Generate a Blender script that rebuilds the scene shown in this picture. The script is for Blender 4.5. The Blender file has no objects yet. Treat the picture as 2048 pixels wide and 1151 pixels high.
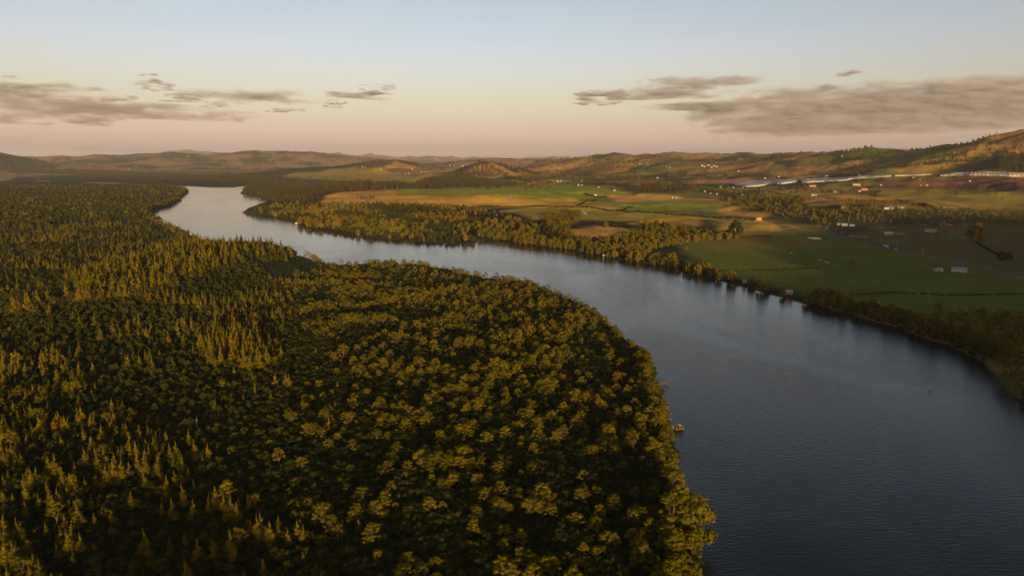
import bpy, bmesh, math, random
import numpy as np
R = math.radians
random.seed(7)
rng = np.random.default_rng(11)
scene = bpy.context.scene

# ------------------------------------------------------------------ camera
CAM_H = 120.0
PITCH = R(10.5)
FPX = 24.0 / 36.0 * 2048
cam_data = bpy.data.cameras.new('camera')
cam_data.lens = 24.0
cam_data.sensor_width = 36.0
cam_data.clip_start = 1.0
cam_data.clip_end = 150000.0
cam = bpy.data.objects.new('camera', cam_data)
scene.collection.objects.link(cam)
cam.location = (0, 0, CAM_H)
cam.rotation_euler = (R(90) - PITCH, 0, 0)
scene.camera = cam

# ------------------------------------------------------------------ light
SUN_EL = R(5.8)
SUN_AZ = R(166.0)            # clockwise from +Y (the view direction): behind the camera, a little to the right
sun_dir = (math.sin(SUN_AZ) * math.cos(SUN_EL), math.cos(SUN_AZ) * math.cos(SUN_EL), math.sin(SUN_EL))
world = bpy.data.worlds.new("World")
scene.world = world
world.use_nodes = True
wn = world.node_tree.nodes
wl = world.node_tree.links
bg = wn['Background']
sky = wn.new('ShaderNodeTexSky')
sky.sky_type = 'NISHITA'
sky.sun_disc = False
sky.sun_elevation = SUN_EL
sky.sun_rotation = SUN_AZ
sky.altitude = 100
sky.air_density = 1.0
sky.dust_density = 2.0
sky.ozone_density = 2.0
# evening tint of the air by elevation (pale blue high up, peach towards the horizon)
tc = wn.new('ShaderNodeTexCoord')
sx = wn.new('ShaderNodeSeparateXYZ')
rampn = wn.new('ShaderNodeValToRGB')
wl.new(tc.outputs['Generated'], sx.inputs[0])
wl.new(sx.outputs['Z'], rampn.inputs['Fac'])
cr = rampn.color_ramp
SKY_TINT = [(0.0, (1.42, 1.20, 2.4)), (.016, (1.42, 1.18, 2.2)), (.030, (1.38, 1.08, 1.65)), (.051, (1.32, .94, 1.08)), (.085, (1.28, .91, .83)),
            (.119, (1.34, .93, .86)), (.151, (1.36, .94, .89)), (.211, (1.32, .94, .85)), (.35, (.86, .68, .59)), (.6, (.54, .46, .44)), (1.0, (.48, .42, .42))]
for i, (p_, c_) in enumerate(SKY_TINT):
    e = cr.elements[0] if i == 0 else (cr.elements[1] if i == 1 else cr.elements.new(p_))
    e.position = p_
    e.color = (*c_, 1)
SKY_STRENGTH = 0.15
HAZE_DENSITY = 1.8e-5
mul = wn.new('ShaderNodeMix')
mul.data_type = 'RGBA'
mul.blend_type = 'MULTIPLY'
mul.inputs['Factor'].default_value = 1.0
wl.new(sky.outputs[0], mul.inputs['A'])
wl.new(rampn.outputs[0], mul.inputs['B'])
wl.new(mul.outputs['Result'], bg.inputs['Color'])
bg.inputs['Strength'].default_value = SKY_STRENGTH

sd = bpy.data.lights.new('sun', 'SUN')
sd.energy = 5.0
sd.angle = R(0.5)
sd.color = (1.0, 0.655, 0.29)
sun = bpy.data.objects.new('sun', sd)
scene.collection.objects.link(sun)
from mathutils import Vector
sun.rotation_euler = Vector(sun_dir).to_track_quat('Z', 'Y').to_euler()
scene.view_settings.view_transform = 'Standard'
scene.view_settings.look = 'None'
scene.view_settings.exposure = 0.8
scene.view_settings.gamma = 1.0
scene.cycles.max_bounces = 6
scene.cycles.diffuse_bounces = 2
scene.cycles.glossy_bounces = 3
scene.cycles.transmission_bounces = 2
scene.cycles.volume_bounces = 0
scene.cycles.use_adaptive_sampling = True
scene.cycles.caustics_reflective = False

# ------------------------------------------------------------------ helpers
col = scene.collection
cp, sp_ = math.cos(PITCH), math.sin(PITCH)

def ray(px, py):
    """azimuth (clockwise from +Y) and slope of the sight line through photograph pixel (px, py)"""
    u = (px - 1024.0) / FPX
    v = (575.5 - py) / FPX
    x, y, z = u, cp + v * sp_, -sp_ + v * cp
    h = math.hypot(x, y)
    return math.atan2(x, y), z / h

def at_z(px, py, z):
    a, s = ray(px, py)
    d = (z - CAM_H) / s
    return (math.sin(a) * d, math.cos(a) * d)

def at_d(px, py, d):
    a, s = ray(px, py)
    return (math.sin(a) * d, math.cos(a) * d, CAM_H + s * d)

def to_px(x, y, z):
    dz = z - CAM_H
    f = y * cp - dz * sp_
    up = y * sp_ + dz * cp
    f = np.maximum(f, 1e-3)
    return 1024 + FPX * x / f, 575.5 - FPX * up / f

def tag(o, label=None, cat=None, group=None, kind=None):
    if label: o['label'] = label
    if cat: o['category'] = cat
    if group: o['group'] = group
    if kind: o['kind'] = kind
    return o

def mesh_obj(name, V, F, mat=None, parent=None, smooth=False, me_name=None):
    me = bpy.data.meshes.new(me_name or name)
    V = np.asarray(V, dtype=np.float32)
    if isinstance(F, np.ndarray):
        k = F.shape[1]
        me.vertices.add(len(V)); me.vertices.foreach_set('co', V.ravel())
        me.loops.add(F.size); me.loops.foreach_set('vertex_index', F.astype(np.int32).ravel())
        me.polygons.add(len(F)); me.polygons.foreach_set('loop_start', np.arange(0, F.size, k, dtype=np.int32))
        me.update(calc_edges=True)
    else:
        me.from_pydata([tuple(map(float, v)) for v in V], [], F)
        me.update()
    if smooth:
        me.polygons.foreach_set('use_smooth', np.ones(len(me.polygons), dtype=bool))
    if mat: me.materials.append(mat)
    if name is None:
        return me
    o = bpy.data.objects.new(name, me)
    col.objects.link(o)
    if parent is not None: o.parent = parent
    return o

def empty(name, loc=(0, 0, 0), rz=0):
    o = bpy.data.objects.new(name, None)
    col.objects.link(o)
    o.location = loc
    o.rotation_euler = (0, 0, rz)
    o.empty_display_size = 1
    return o

class MB:
    """collects boxes, prisms and tubes into one mesh"""
    def __init__(s): s.V = []; s.F = []
    def add(s, V, F):
        n = len(s.V)
        s.V += [tuple(v) for v in V]
        s.F += [tuple(i + n for i in f) for f in F]
        return s
    def box(s, x0, x1, y0, y1, z0, z1):
        return s.add([(x0,y0,z0),(x1,y0,z0),(x1,y1,z0),(x0,y1,z0),(x0,y0,z1),(x1,y0,z1),(x1,y1,z1),(x0,y1,z1)],
                     [(0,3,2,1),(4,5,6,7),(0,1,5,4),(1,2,6,5),(2,3,7,6),(3,0,4,7)])
    def tube(s, pts, rad, n=6):
        pts = [Vector(p) for p in pts]
        rings = []
        for i, p in enumerate(pts):
            t = (pts[min(i + 1, len(pts) - 1)] - pts[max(i - 1, 0)]).normalized()
            a = t.orthogonal().normalized(); b = t.cross(a)
            r = rad[i]
            rings.append([p + (a * math.cos(2*math.pi*k/n) + b * math.sin(2*math.pi*k/n)) * r for k in range(n)])
        V = [v for rg in rings for v in rg]
        F = []
        for i in range(len(pts) - 1):
            for k in range(n):
                F.append((i*n+k, i*n+(k+1)%n, (i+1)*n+(k+1)%n, (i+1)*n+k))
        F.append(tuple(range(n))[::-1]); F.append(tuple((len(pts)-1)*n+k for k in range(n)))
        return s.add(V, F)
    def build(s, name, mat, parent=None, smooth=False):
        return mesh_obj(name, s.V, s.F, mat, parent, smooth)

# value noise -------------------------------------------------------
def _h(ix, iy, seed):
    n = (ix.astype(np.int64) * 374761393 + iy.astype(np.int64) * 668265263 + seed * 974634777) & 0x7fffffff
    n = ((n ^ (n >> 13)) * 1274126177) & 0x7fffffff
    n = n ^ (n >> 16)
    return (n & 0xffff) / 65535.0
def vnoise(x, y, seed=0):
    ix = np.floor(x); iy = np.floor(y)
    fx = x - ix; fy = y - iy
    fx = fx*fx*(3-2*fx); fy = fy*fy*(3-2*fy)
    a = _h(ix, iy, seed); b = _h(ix+1, iy, seed); c = _h(ix, iy+1, seed); d = _h(ix+1, iy+1, seed)
    return (a*(1-fx)+b*fx)*(1-fy) + (c*(1-fx)+d*fx)*fy
def fbm(x, y, scale, octv=4, seed=0, gain=0.5):
    s = 0; a = 1; t = 0
    for i in range(octv):
        s = s + a * vnoise(x/scale + 17.3*i, y/scale - 9.1*i, seed+i)
        t += a; a *= gain; scale /= 2.03
    return s / t
def ridged(x, y, scale, octv=4, seed=0):
    s = 0; a = 1; t = 0
    for i in range(octv):
        s = s + a * (1 - np.abs(2*vnoise(x/scale + 5.3*i, y/scale + 3.7*i, seed+i) - 1))
        t += a; a *= .5; scale /= 2.1
    return s / t
def sstep(a, b, v):
    t = np.clip((v - a) / (b - a), 0, 1)
    return t*t*(3-2*t)
def in_poly(x, y, P):
    P = np.asarray(P, float)
    r = np.zeros(np.shape(x), bool)
    j = len(P) - 1
    for i in range(len(P)):
        xi, yi = P[i]; xj, yj = P[j]
        if yi != yj:
            r ^= ((yi > y) != (yj > y)) & (x < (xj - xi) * (y - yi) / (yj - yi) + xi)
        j = i
    return r
def seg_dist(x, y, P, closed=False, vals=None):
    """distance to a polyline and the value interpolated along it"""
    P = np.asarray(P, float)
    best = np.full(np.shape(x), 1e18, np.float64); val = np.zeros(np.shape(x))
    n = len(P)
    for i in range(n if closed else n - 1):
        a = P[i]; b = P[(i+1) % n]
        dx, dy = b - a
        L2 = dx*dx + dy*dy + 1e-9
        t = np.clip(((x-a[0])*dx + (y-a[1])*dy) / L2, 0, 1)
        q = (x - a[0] - t*dx)**2 + (y - a[1] - t*dy)**2
        m = q < best
        best = np.where(m, q, best)
        if vals is not None:
            val = np.where(m, vals[i] + (vals[(i+1) % n] - vals[i]) * t, val)
    return (np.sqrt(best), val) if vals is not None else np.sqrt(best)
def sdist(x, y, P):
    d = seg_dist(x, y, P, True)
    return np.where(in_poly(x, y, P), d, -d)

# ------------------------------------------------------------------ water outlines (photograph pixels -> ground)
def W(pts, z=0.0):
    return [at_z(px, py, z) for px, py in pts]
near_left = W([(1420,1500),(1400,1151),(1408,1100),(1385,1045),(1350,1012),(1372,985),(1368,962),(1338,950),(1345,930),(1362,905),(1345,880),(1338,850),(1330,800),(1318,770),(1303,730),(1292,705)], 2.0) + \
    W([(1262,680),(1238,656),(1205,630),(1175,612)], 7.0) + \
    W([(1155,594),(1110,576),(1065,560),(1040,554),(1000,550),(950,545),(900,531),(850,523),(800,521),(740,518),(700,524),(650,524),(630,516),(590,513),(545,508),(500,498),(470,491),(440,481),(400,468),(370,455),(340,443),(312,431),(302,418)], 9.0) + \
    W([(318,415),(345,408),(360,400),(365,390),(377,382),(372,376),(345,372.5)], 3.0)
far_top = W([(330,371.5),(370,371.5),(420,374.5),(470,374.5),(484,372),(492,372)], 0)
right_bank = W([(490,376),(484,382),(480,387.5),(510,392),(530,398),(542,405)], 0) + W([(520,412),(488,419)], 7.0) + \
    W([(486,425),(520,430),(560,436),(588,441),(589,447),(600,452),(650,463),(700,470),(770,478),(860,484),(900,487),(940,487),(957,484)], 0) + W([(950,477),(962,476)], 2.0) + \
    W([(1000,480),(1040,488),(1080,492),(1130,498),(1200,512),(1260,522),(1330,533),(1370,543),(1430,560),(1500,577),(1560,593),(1600,604),(1680,624),(1780,650),(1850,676),(1900,692),(1960,722),(1992,760),(2008,785),(2048,815),(2200,900),(2500,1100),(2600,1500)], 0)
behind = [(330, -60), (300, -180), (80, -180), (30, -60)]
RIVER = near_left + far_top + right_bank + behind
LAGOON = W([(-200,351),(0,353),(30,353),(27,357),(15,361),(0,363),(-200,368)], 0)
SLIVER = W([(70,361),(100,361),(104,362.5),(74,363)], 0)
SLIVER_B = W([(170,364.5),(262,366.5),(270,367.5),(225,367.5),(170,366)], 0)
WATERS = [RIVER, LAGOON, SLIVER, SLIVER_B]

# ------------------------------------------------------------------ terrain grid (polar, fine in front of the lens where the photograph looks)
az = np.concatenate([np.arange(-180, -46, 1.5), np.arange(-46, 46, 0.085), np.arange(46, 180, 1.5)]) * math.pi / 180
dd = [6.0]
while dd[-1] < 150: dd.append(dd[-1] * 1.05)
while dd[-1] < 7000: dd.append(dd[-1] * 1.0065)
while dd[-1] < 42000: dd.append(dd[-1] * 1.022)
dd = np.array(dd)
NA, ND = len(az), len(dd)
A, D = np.meshgrid(az, dd, indexing='ij')
GX, GY = np.sin(A) * D, np.cos(A) * D

# crests: (list of (px, py, distance)), half width
RIDGES = [
    ([(-260,290,8300),(-60,298,8400),(0,308,8500),(30,312,8500),(70,319,8600),(110,325,8600),(150,330,8600)], 480),
    ([(-300,318,14000),(0,316,14500),(60,313,14500),(130,313.5,14500),(200,311.5,14500),(290,309,13300),(350,307,12500),(400,309,12200),(440,311,12000),(480,306.5,11600),(505,303.5,11600),(540,307,11600),(590,304.5,11500),(620,305,11500),(660,309,11500),(700,314,11600),(760,321,11600)], 1500),
    ([(300,309,26000),(380,303,26000),(430,306,26000),(500,311,26000),(600,307,24000),(700,312,24000),(800,315.5,24000),(860,317,24000),(920,320,24000)], 3000),
    ([(1020,320,26000),(1100,317,26000),(1160,316,26000),(1250,318,26000)], 3000),
    ([(590,337,5600),(700,329,5600),(760,322,5600),(790,320.5,5600),(815,327,5550),(850,335,5500)], 380),
    ([(860,328,8800),(910,324,8800),(965,319.5,8700),(1000,319,8700),(1040,320,8700),(1090,321,8600)], 700),
    ([(905,345,3900),(930,334,3900),(950,326,3900),(965,321,3900),(985,325,3880),(1015,336,3860),(1050,347,3840)], 250),
    ([(820,361,2900),(860,350,2900),(890,343,2900),(920,346,2900),(965,358,2880),(1000,364,2860)], 130),
    ([(1060,331,6000),(1100,320.5,6000),(1150,324,5800),(1190,316,5500),(1220,309,5300),(1240,311,5200),(1300,312,5200),(1350,311,5200),(1400,314,5200),(1430,313,5200),(1470,314,5200),(1530,315,5200),(1590,312,5200),(1620,307,5200),(1650,310,5200)], 620),
    ([(1480,327,4400),(1560,322,4300),(1620,316,4200),(1680,309,4100),(1730,309,4000),(1760,308,3900),(1800,304,3800),(1850,303,3700),(1905,298,3600),(1950,288,3550),(2000,276,3500),(2048,265,3500),(2150,246,3500),(2300,235,3500)], 560),
]
PLATEAUS = [
    ([(700,392),(800,394),(1000,396),(1100,396),(1180,397),(1300,394),(1440,390),(1440,379),(1290,370),(1200,365),(1060,361),(960,360),(760,370),(720,382)], 28.0, 33.0, 420.0),
    ([(1040,430),(1110,450),(1200,456),(1300,450),(1400,446),(1470,447),(1520,452),(1525,440),(1490,428),(1440,404),(1300,400),(1180,405),(1000,410)], 15.0, 18.0, 130.0),
    ([(1610,417),(1700,424),(1840,424),(1920,416),(1840,399),(1740,393),(1640,398)], 22.0, 26.0, 140.0),
]
def height(x, y, full=True):
    d = np.hypot(x, y)
    a = np.arctan2(x, y)
    # lowland with a gentle rise away from the river
    z = 2.0 + 1.2 * fbm(x, y, 160, 3, 5)
    rightland = sstep(-0.15, 0.35, a)
    z = z + rightland * sstep(1500, 4200, d) * 26 * (0.5 + fbm(x, y, 900, 3, 8))
    z = z + sstep(2600, 6000, d) * 14 * fbm(x, y, 900, 4, 31) * np.maximum(sstep(-.30, -.12, a), sstep(6500, 9000, d)) + sstep(5500, 12000, d) * 45 * fbm(x, y, 1700, 5, 21)
    z = z + sstep(1250, 2500, d) * rightland * 8 * (fbm(x, y, 260, 3, 77) - .35)
    for pts, w in RIDGES:
        P = [at_d(*p) for p in pts]
        cz = np.array([p[2] for p in P])
        q, v = seg_dist(x, y, [(p[0], p[1]) for p in P], vals=cz)
        ww = w * (0.75 + 0.5 * fbm(x, y, w * 0.9, 3, 3))
        g = np.exp(-(q / ww) ** 1.6)
        rough = (ridged(x, y, w * 0.6, 5, 13) - 0.62) * 0.85
        hz = v * g * (1 + rough * (1 - g * 0.86)) + (fbm(x, y, w * .22, 3, 15) - .5) * w * .055
        z = np.maximum(z, 0) + np.maximum(hz - z * 0.6 * g, 0) * (g > 0.01)
    for poly, zr, hgt, fall in PLATEAUS:
        P = [at_z(px, py, zr) for px, py in poly]
        s = sdist(x, y, P)
        wob = 30 * (fbm(x, y, 130, 3, 44) - .5)
        k = sstep(-fall, 8, s + wob)
        z = z * (1 - k) + (hgt + 30.0 * (fbm(x, y, 260, 4, 9) - .5) - 5 * sstep(.70, .95, ridged(x, y, 240, 3, 12))) * k
    # rolling ground and gullies of the farmland
    farm = sstep(1150, 1900, d + 500 * sstep(.3, .6, a) * -1 + 0 * a) * sstep(-0.12, 0.05, a)
    z = z + farm * (25 * (fbm(x, y, 240, 4, 90) - .5) - 5 * sstep(.66, .95, ridged(x, y, 300, 3, 93)))
    # wooded mound inside the near forest
    mx, my = MOUND
    q = np.hypot((x - mx) / 95, (y - my) / 190)
    z = z + 23 * np.exp(-q ** 2.6)
    # unseen ridge added behind the camera to keep low sun off the near ground
    q, v = seg_dist(x, y, [p[:2] for p in SHADE_RIDGE], vals=np.array([p[2] for p in SHADE_RIDGE], float))
    z = z + (v - 17 + 34 * fbm(x, y, 75, 4, 60)) * np.exp(-(q / 190) ** 2)
    if full:
        wd = np.full(np.shape(x), -1e9)
        for P in WATERS:
            wd = np.maximum(wd, sdist(x, y, P))
        wob = 5 * (fbm(x, y, 22, 3, 70) - .5)
        wd = wd + wob * np.clip(1 - np.abs(wd) / 30, 0, 1)
        k = sstep(-10, 2, wd)
        z = z * (1 - k) + 0.35 * k
        z = z - 4.2 * sstep(0, 9, wd) - 0.5 * k
    return z
MOUND = at_z(390, 538, 12)
SHADE_RIDGE = [(-1400,-300,130),(-800,-420,114),(-290,-500,98),(-20,-520,74),(160,-550,68),(310,-580,76),(480,-600,128),(660,-580,140),(800,-520,164),(1150,-400,185),(1700,-100,180)]

GZ = height(GX, GY).astype(np.float64)
AZ0 = az
def zi(x, y):
    """ground height by interpolation in the grid"""
    x = np.asarray(x, float); y = np.asarray(y, float)
    a = np.arctan2(x, y); d = np.hypot(x, y)
    i = np.clip(np.searchsorted(az, a) - 1, 0, NA - 2); j = np.clip(np.searchsorted(dd, d) - 1, 0, ND - 2)
    fa = np.clip((a - az[i]) / (az[i+1] - az[i]), 0, 1); fd = np.clip((d - dd[j]) / (dd[j+1] - dd[j]), 0, 1)
    return (GZ[i, j]*(1-fa)*(1-fd) + GZ[i+1, j]*fa*(1-fd) + GZ[i, j+1]*(1-fa)*fd + GZ[i+1, j+1]*fa*fd)
def hit(px, py, zoff=0.0):
    """where the sight line through a photograph pixel meets the ground"""
    a, s = ray(px, py)
    i = int(np.clip(np.searchsorted(az, a) - 1, 0, NA - 2))
    fa = (a - az[i]) / (az[i+1] - az[i])
    prof = GZ[i]*(1-fa) + GZ[i+1]*fa + zoff
    line = CAM_H + s * dd
    m = np.nonzero((line <= prof) & (dd > 60))[0]
    j = int(m[0]) if len(m) else ND - 2
    if j > 0:
        e0 = line[j-1] - prof[j-1]; e1 = line[j] - prof[j]
        t = e0 / (e0 - e1 + 1e-9); t = min(max(t, 0), 1)
        d = dd[j-1] + (dd[j] - dd[j-1]) * t
    else: d = dd[j]
    x, y = math.sin(a) * d, math.cos(a) * d
    return x, y, float(zi(x, y))
def GP(pts): 
    return [hit(px, py)[:2] for px, py in pts]

# ------------------------------------------------------------------ land cover colours
GRASS = np.array([0.165, 0.140, 0.020]); LUSH = np.array([0.112, 0.142, 0.014]); DRY = np.array([0.34, 0.21, 0.045])
STRAW = np.array([0.31, 0.20, 0.055]); SOIL = np.array([0.22, 0.105, 0.06]); SOILD = np.array([0.085, 0.042, 0.030])
SCRUB_AND_SHADE = np.array([0.038, 0.045, 0.014]); FLOOR = np.array([0.018, 0.020, 0.007]); MUD = np.array([0.06, 0.05, 0.035])
WOODS = np.array([0.030, 0.036, 0.012]); PATH = np.array([0.26, 0.18, 0.09]); OLIVE = np.array([0.13, 0.115, 0.030])
def cells(x, y, size, seed):
    wx = x + size*.5*(fbm(x, y, size*1.4, 2, seed)-.5); wy = y + size*.5*(fbm(x, y, size*1.4, 2, seed+3)-.5)
    ix = np.floor(wx/size); 
    return _h(ix, np.floor(wy/(size*.7) + .5*_h(ix, ix*0, seed+9)), seed+5)
def cover(x, y, z):
    d = np.hypot(x, y); a = np.arctan2(x, y)
    n1 = fbm(x, y, 60, 4, 101); n2 = fbm(x, y, 400, 4, 102); n3 = fbm(x, y, 1500, 3, 103)
    C = np.empty(x.shape + (3,))
    c1 = cells(x, y, 300, 200)[..., None]
    patch = np.where(c1 < .25, GRASS, np.where(c1 < .45, OLIVE, np.where(c1 < .62, STRAW*.8, np.where(c1 < .78, LUSH, np.where(c1 < .88, DRY*.8, GRASS*.8)))))
    C[:] = patch
    wood = sstep(.52, .58, n2 * .65 + n1 * .35)[..., None]
    C = C * (1 - wood) + WOODS * wood
    # far hills: tawny grass with bush in the gullies
    far = sstep(4200, 5600, d)[..., None]
    m = sstep(.44, .56, n2*.7 + n1*.3)[..., None]
    hillc = np.array([0.24, 0.145, 0.07]) * (1 - m) + SCRUB_AND_SHADE * m
    C = C * (1 - far * .75) + hillc * far * .75
    # flat swamp woods on the left
    left = (a < -0.17 + 0.0 * a)
    lw = (sstep(-0.10, -0.22, a + .05*(n3-.5)) * sstep(7300, 5800, d + 1500*(n3-.5)))[..., None]
    C = C * (1 - lw) + WOODS * lw
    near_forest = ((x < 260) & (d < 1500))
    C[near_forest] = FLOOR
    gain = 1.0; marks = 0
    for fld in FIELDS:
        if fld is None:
            marks += 1; gain = 1.25 if marks == 1 else 1.0  # terrace group: colour raised to stand in for stronger sun
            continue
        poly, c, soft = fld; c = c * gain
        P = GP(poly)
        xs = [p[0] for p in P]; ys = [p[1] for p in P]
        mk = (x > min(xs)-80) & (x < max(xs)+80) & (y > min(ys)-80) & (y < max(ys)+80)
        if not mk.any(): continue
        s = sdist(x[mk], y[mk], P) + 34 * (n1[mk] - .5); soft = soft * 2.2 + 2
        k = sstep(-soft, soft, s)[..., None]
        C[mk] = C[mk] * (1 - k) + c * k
    # mud at the waterline
    k = sstep(0.9, 0.1, z)[..., None]
    C = C * (1 - k) + MUD * k * .7 + C * k * .3
    v = (0.72 + 0.56 * (n1 * .6 + fbm(x, y, 14, 3, 110) * .4))[..., None]
    return np.clip(C * v, 0, 1)
FIELDS = [
    # swamp floor of the peninsula and river margins
    ([(486,424),(545,408),(640,405),(830,408),(940,414),(1010,430),(1100,438),(1160,480),(1400,505),(1450,560),(1370,543),(1200,510),(1000,480),(957,484),(900,487),(700,470),(589,447)], FLOOR*1.3, 6),
    ([(1330,480),(1480,473),(1560,468),(1640,458),(1690,474),(1800,502),(2060,565),(2300,640),(2300,700),(2048,650),(1850,640),(1600,590),(1480,560),(1400,522)], LUSH*.9, 6),
    ([(1340,482),(1480,475),(1600,470),(1700,482),(1560,500),(1440,500)], GRASS*1.05, 20),
    ([(1700,468),(1760,452),(1900,452),(2080,440),(2300,450),(2300,620),(2060,558),(1930,526),(1810,500)], OLIVE*.85, 6),
    ([(1640,440),(1700,430),(2060,430),(2300,430),(2300,450),(2048,445),(1900,452),(1760,455),(1700,466)], SCRUB_AND_SHADE*1.1, 8),
    ([(1380,382),(1500,380),(1640,388),(1600,405),(1640,430),(1640,452),(1540,440),(1460,400)], SCRUB_AND_SHADE*1.2, 8),
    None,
    # terrace fields, their colours brightened to look more sunlit
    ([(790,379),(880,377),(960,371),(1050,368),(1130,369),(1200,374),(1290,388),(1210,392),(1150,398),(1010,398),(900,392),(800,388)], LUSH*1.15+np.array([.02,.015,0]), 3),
    ([(636,402),(660,390),(720,380),(780,378),(800,390),(900,393),(1010,399),(1000,408),(930,413),(800,410),(640,410)], DRY, 5),
    ([(1000,399),(1080,400),(1140,408),(1180,412),(1100,416),(1000,414),(980,408)], DRY*.75+GRASS*.25, 5),
    ([(1080,398),(1150,399),(1180,404),(1160,411),(1120,410)], DRY*.9, 4),
    ([(1215,388),(1300,388),(1400,396),(1440,400),(1330,404),(1230,402)], STRAW*.9+DRY*.1, 4),
    ([(1190,402),(1260,404),(1380,407),(1440,412),(1440,424),(1330,422),(1220,418),(1180,412)], LUSH*1.1, 3),
    ([(1160,411),(1200,410),(1240,414),(1230,421),(1180,418)], DRY*.7+GRASS*.3, 3),
    ([(1000,420),(1160,414),(1240,422),(1400,434),(1440,440),(1330,440),(1200,440),(1060,440)], GRASS*1.3, 5),
    ([(1435,409),(1500,416),(1545,428),(1520,434),(1440,430)], DRY*.9, 4),
    ([(1110,466),(1140,458),(1200,452),(1290,448),(1290,463),(1240,472),(1180,478),(1120,472)], DRY*.85+GRASS*.15, 4),
    ([(1260,448),(1300,438),(1400,438),(1400,456),(1330,455)], DRY*.65+GRASS*.5, 4),
    ([(1400,438),(1430,442),(1440,462),(1420,465),(1395,455)], SCRUB_AND_SHADE*.9, 3),
    ([(1430,440),(1480,441),(1500,448),(1470,460),(1440,462)], DRY*.55+GRASS*.5, 4),
    ([(1480,441),(1512,441),(1545,460),(1480,462)], GRASS*1.2+DRY*.25, 3),
    ([(1510,441),(1545,461),(1560,459),(1520,441)], DRY*1.1, 2),
    ([(1570,395),(1700,390),(1840,398),(1920,418),(1850,420),(1720,408),(1620,412),(1600,404)], STRAW*.8, 4),
    ([(1560,385),(1660,380),(1760,376),(1900,380),(2060,395),(2300,400),(2300,425),(1960,412),(1860,398),(1740,390),(1640,394)], GRASS*.95, 4),
    None,
    # ploughed red strips
    ([(1262,369),(1380,362),(1500,356),(1560,358),(1500,363),(1380,368),(1300,372)], SOIL*1.15, 5),
    ([(1700,374),(1820,362),(1900,359),(2060,359),(2300,360),(2300,395),(2060,388),(1960,381),(1850,374),(1740,377)], SOILD*1.2, 5),
    ([(1740,369),(1850,363),(1960,361),(2060,366),(1960,370),(1800,371)], SOIL*.8, 5),
    # far slopes on the right
    ([(1500,345),(1600,332),(1700,322),(1790,322),(1760,335),(1700,345),(1560,352)], STRAW*.75+GRASS*.2, 10),
    ([(1740,346),(1800,330),(1860,318),(1920,310),(1935,315),(1900,335),(1850,347)], STRAW*.8+GRASS*.2, 8),
    ([(1860,352),(1940,325),(1990,310),(2010,300),(2040,345)], SCRUB_AND_SHADE*1.1, 8),  # dark colour paints the grove's cast shadow on the slope
    ([(1905,307),(1940,296),(1985,290),(1970,303),(1930,309)], DRY*1.1, 8),
    ([(1060,338),(1120,326),(1180,322),(1200,328),(1130,340),(1090,350)], DRY*.9, 15),
    ([(1210,325),(1300,318),(1340,322),(1260,335),(1200,345)], DRY*.8, 15),
    ([(590,345),(700,335),(800,345),(870,350),(830,365),(700,362),(560,352)], GRASS*1.2+np.array([.02,.01,.01]), 15),
    ([(770,336),(790,323),(815,328),(840,337)], DRY*.9, 8),
    ([(925,345),(950,332),(990,331),(1045,350),(1030,352)], DRY*.6+GRASS*.3, 8),
    ([(940,352),(1000,348),(1010,352),(960,358)], DRY*.5+GRASS*.5, 8),
    # path across the green field
    ([(1047,369),(1050,369),(1024,396),(1018,396)], PATH, 2),
    # low green fen beside the mound, darkened in colour for the mound's shade
    ([(520,505),(560,512),(640,520),(660,535),(600,560),(540,560),(515,530)], np.array([.020,.034,.012]), 8),
]
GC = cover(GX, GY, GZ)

def node_mat(name):
    m = bpy.data.materials.new(name)
    m.use_nodes = True
    return m, m.node_tree.nodes, m.node_tree.links
def simple_mat(name, c, rough=0.7, noise=0.12, scale=3.0, spec=0.3, bump=0.0):
    m, n, l = node_mat(name)
    b = n['Principled BSDF']
    b.inputs['Roughness'].default_value = rough
    b.inputs['Specular IOR Level'].default_value = spec
    t = n.new('ShaderNodeTexCoord'); ns = n.new('ShaderNodeTexNoise')
    ns.inputs['Scale'].default_value = scale; ns.inputs['Detail'].default_value = 4
    l.new(t.outputs['Object'], ns.inputs['Vector'])
    r = n.new('ShaderNodeMapRange')
    r.inputs['From Min'].default_value = .3; r.inputs['From Max'].default_value = .7
    r.inputs['To Min'].default_value = 1 - noise; r.inputs['To Max'].default_value = 1 + noise
    l.new(ns.outputs['Fac'], r.inputs['Value'])
    mx = n.new('ShaderNodeVectorMath'); mx.operation = 'SCALE'
    mx.inputs[0].default_value = c
    l.new(r.outputs[0], mx.inputs['Scale'])
    l.new(mx.outputs[0], b.inputs['Base Color'])
    return m

# terrain material
TUFT = 4.6
m_ground, n, l = node_mat('ground')
b = n['Principled BSDF']; b.inputs['Roughness'].default_value = 1.0; b.inputs['Specular IOR Level'].default_value = 0.05
b.inputs['Sheen Weight'].default_value = 0.0
at = n.new('ShaderNodeAttribute'); at.attribute_name = 'cover'
geo = n.new('ShaderNodeNewGeometry')
ns = n.new('ShaderNodeTexNoise'); ns.inputs['Scale'].default_value = 0.22; ns.inputs['Detail'].default_value = 6; ns.inputs['Roughness'].default_value = .65
l.new(geo.outputs['Position'], ns.inputs['Vector'])
mr = n.new('ShaderNodeMapRange'); mr.inputs['From Min'].default_value = .3; mr.inputs['From Max'].default_value = .7; mr.inputs['To Min'].default_value = .72; mr.inputs['To Max'].default_value = 1.28
l.new(ns.outputs['Fac'], mr.inputs['Value'])
sc_ = n.new('ShaderNodeVectorMath'); sc_.operation = 'SCALE'
l.new(at.outputs['Color'], sc_.inputs[0]); l.new(mr.outputs[0], sc_.inputs['Scale'])
l.new(sc_.outputs[0], b.inputs['Base Color'])
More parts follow.
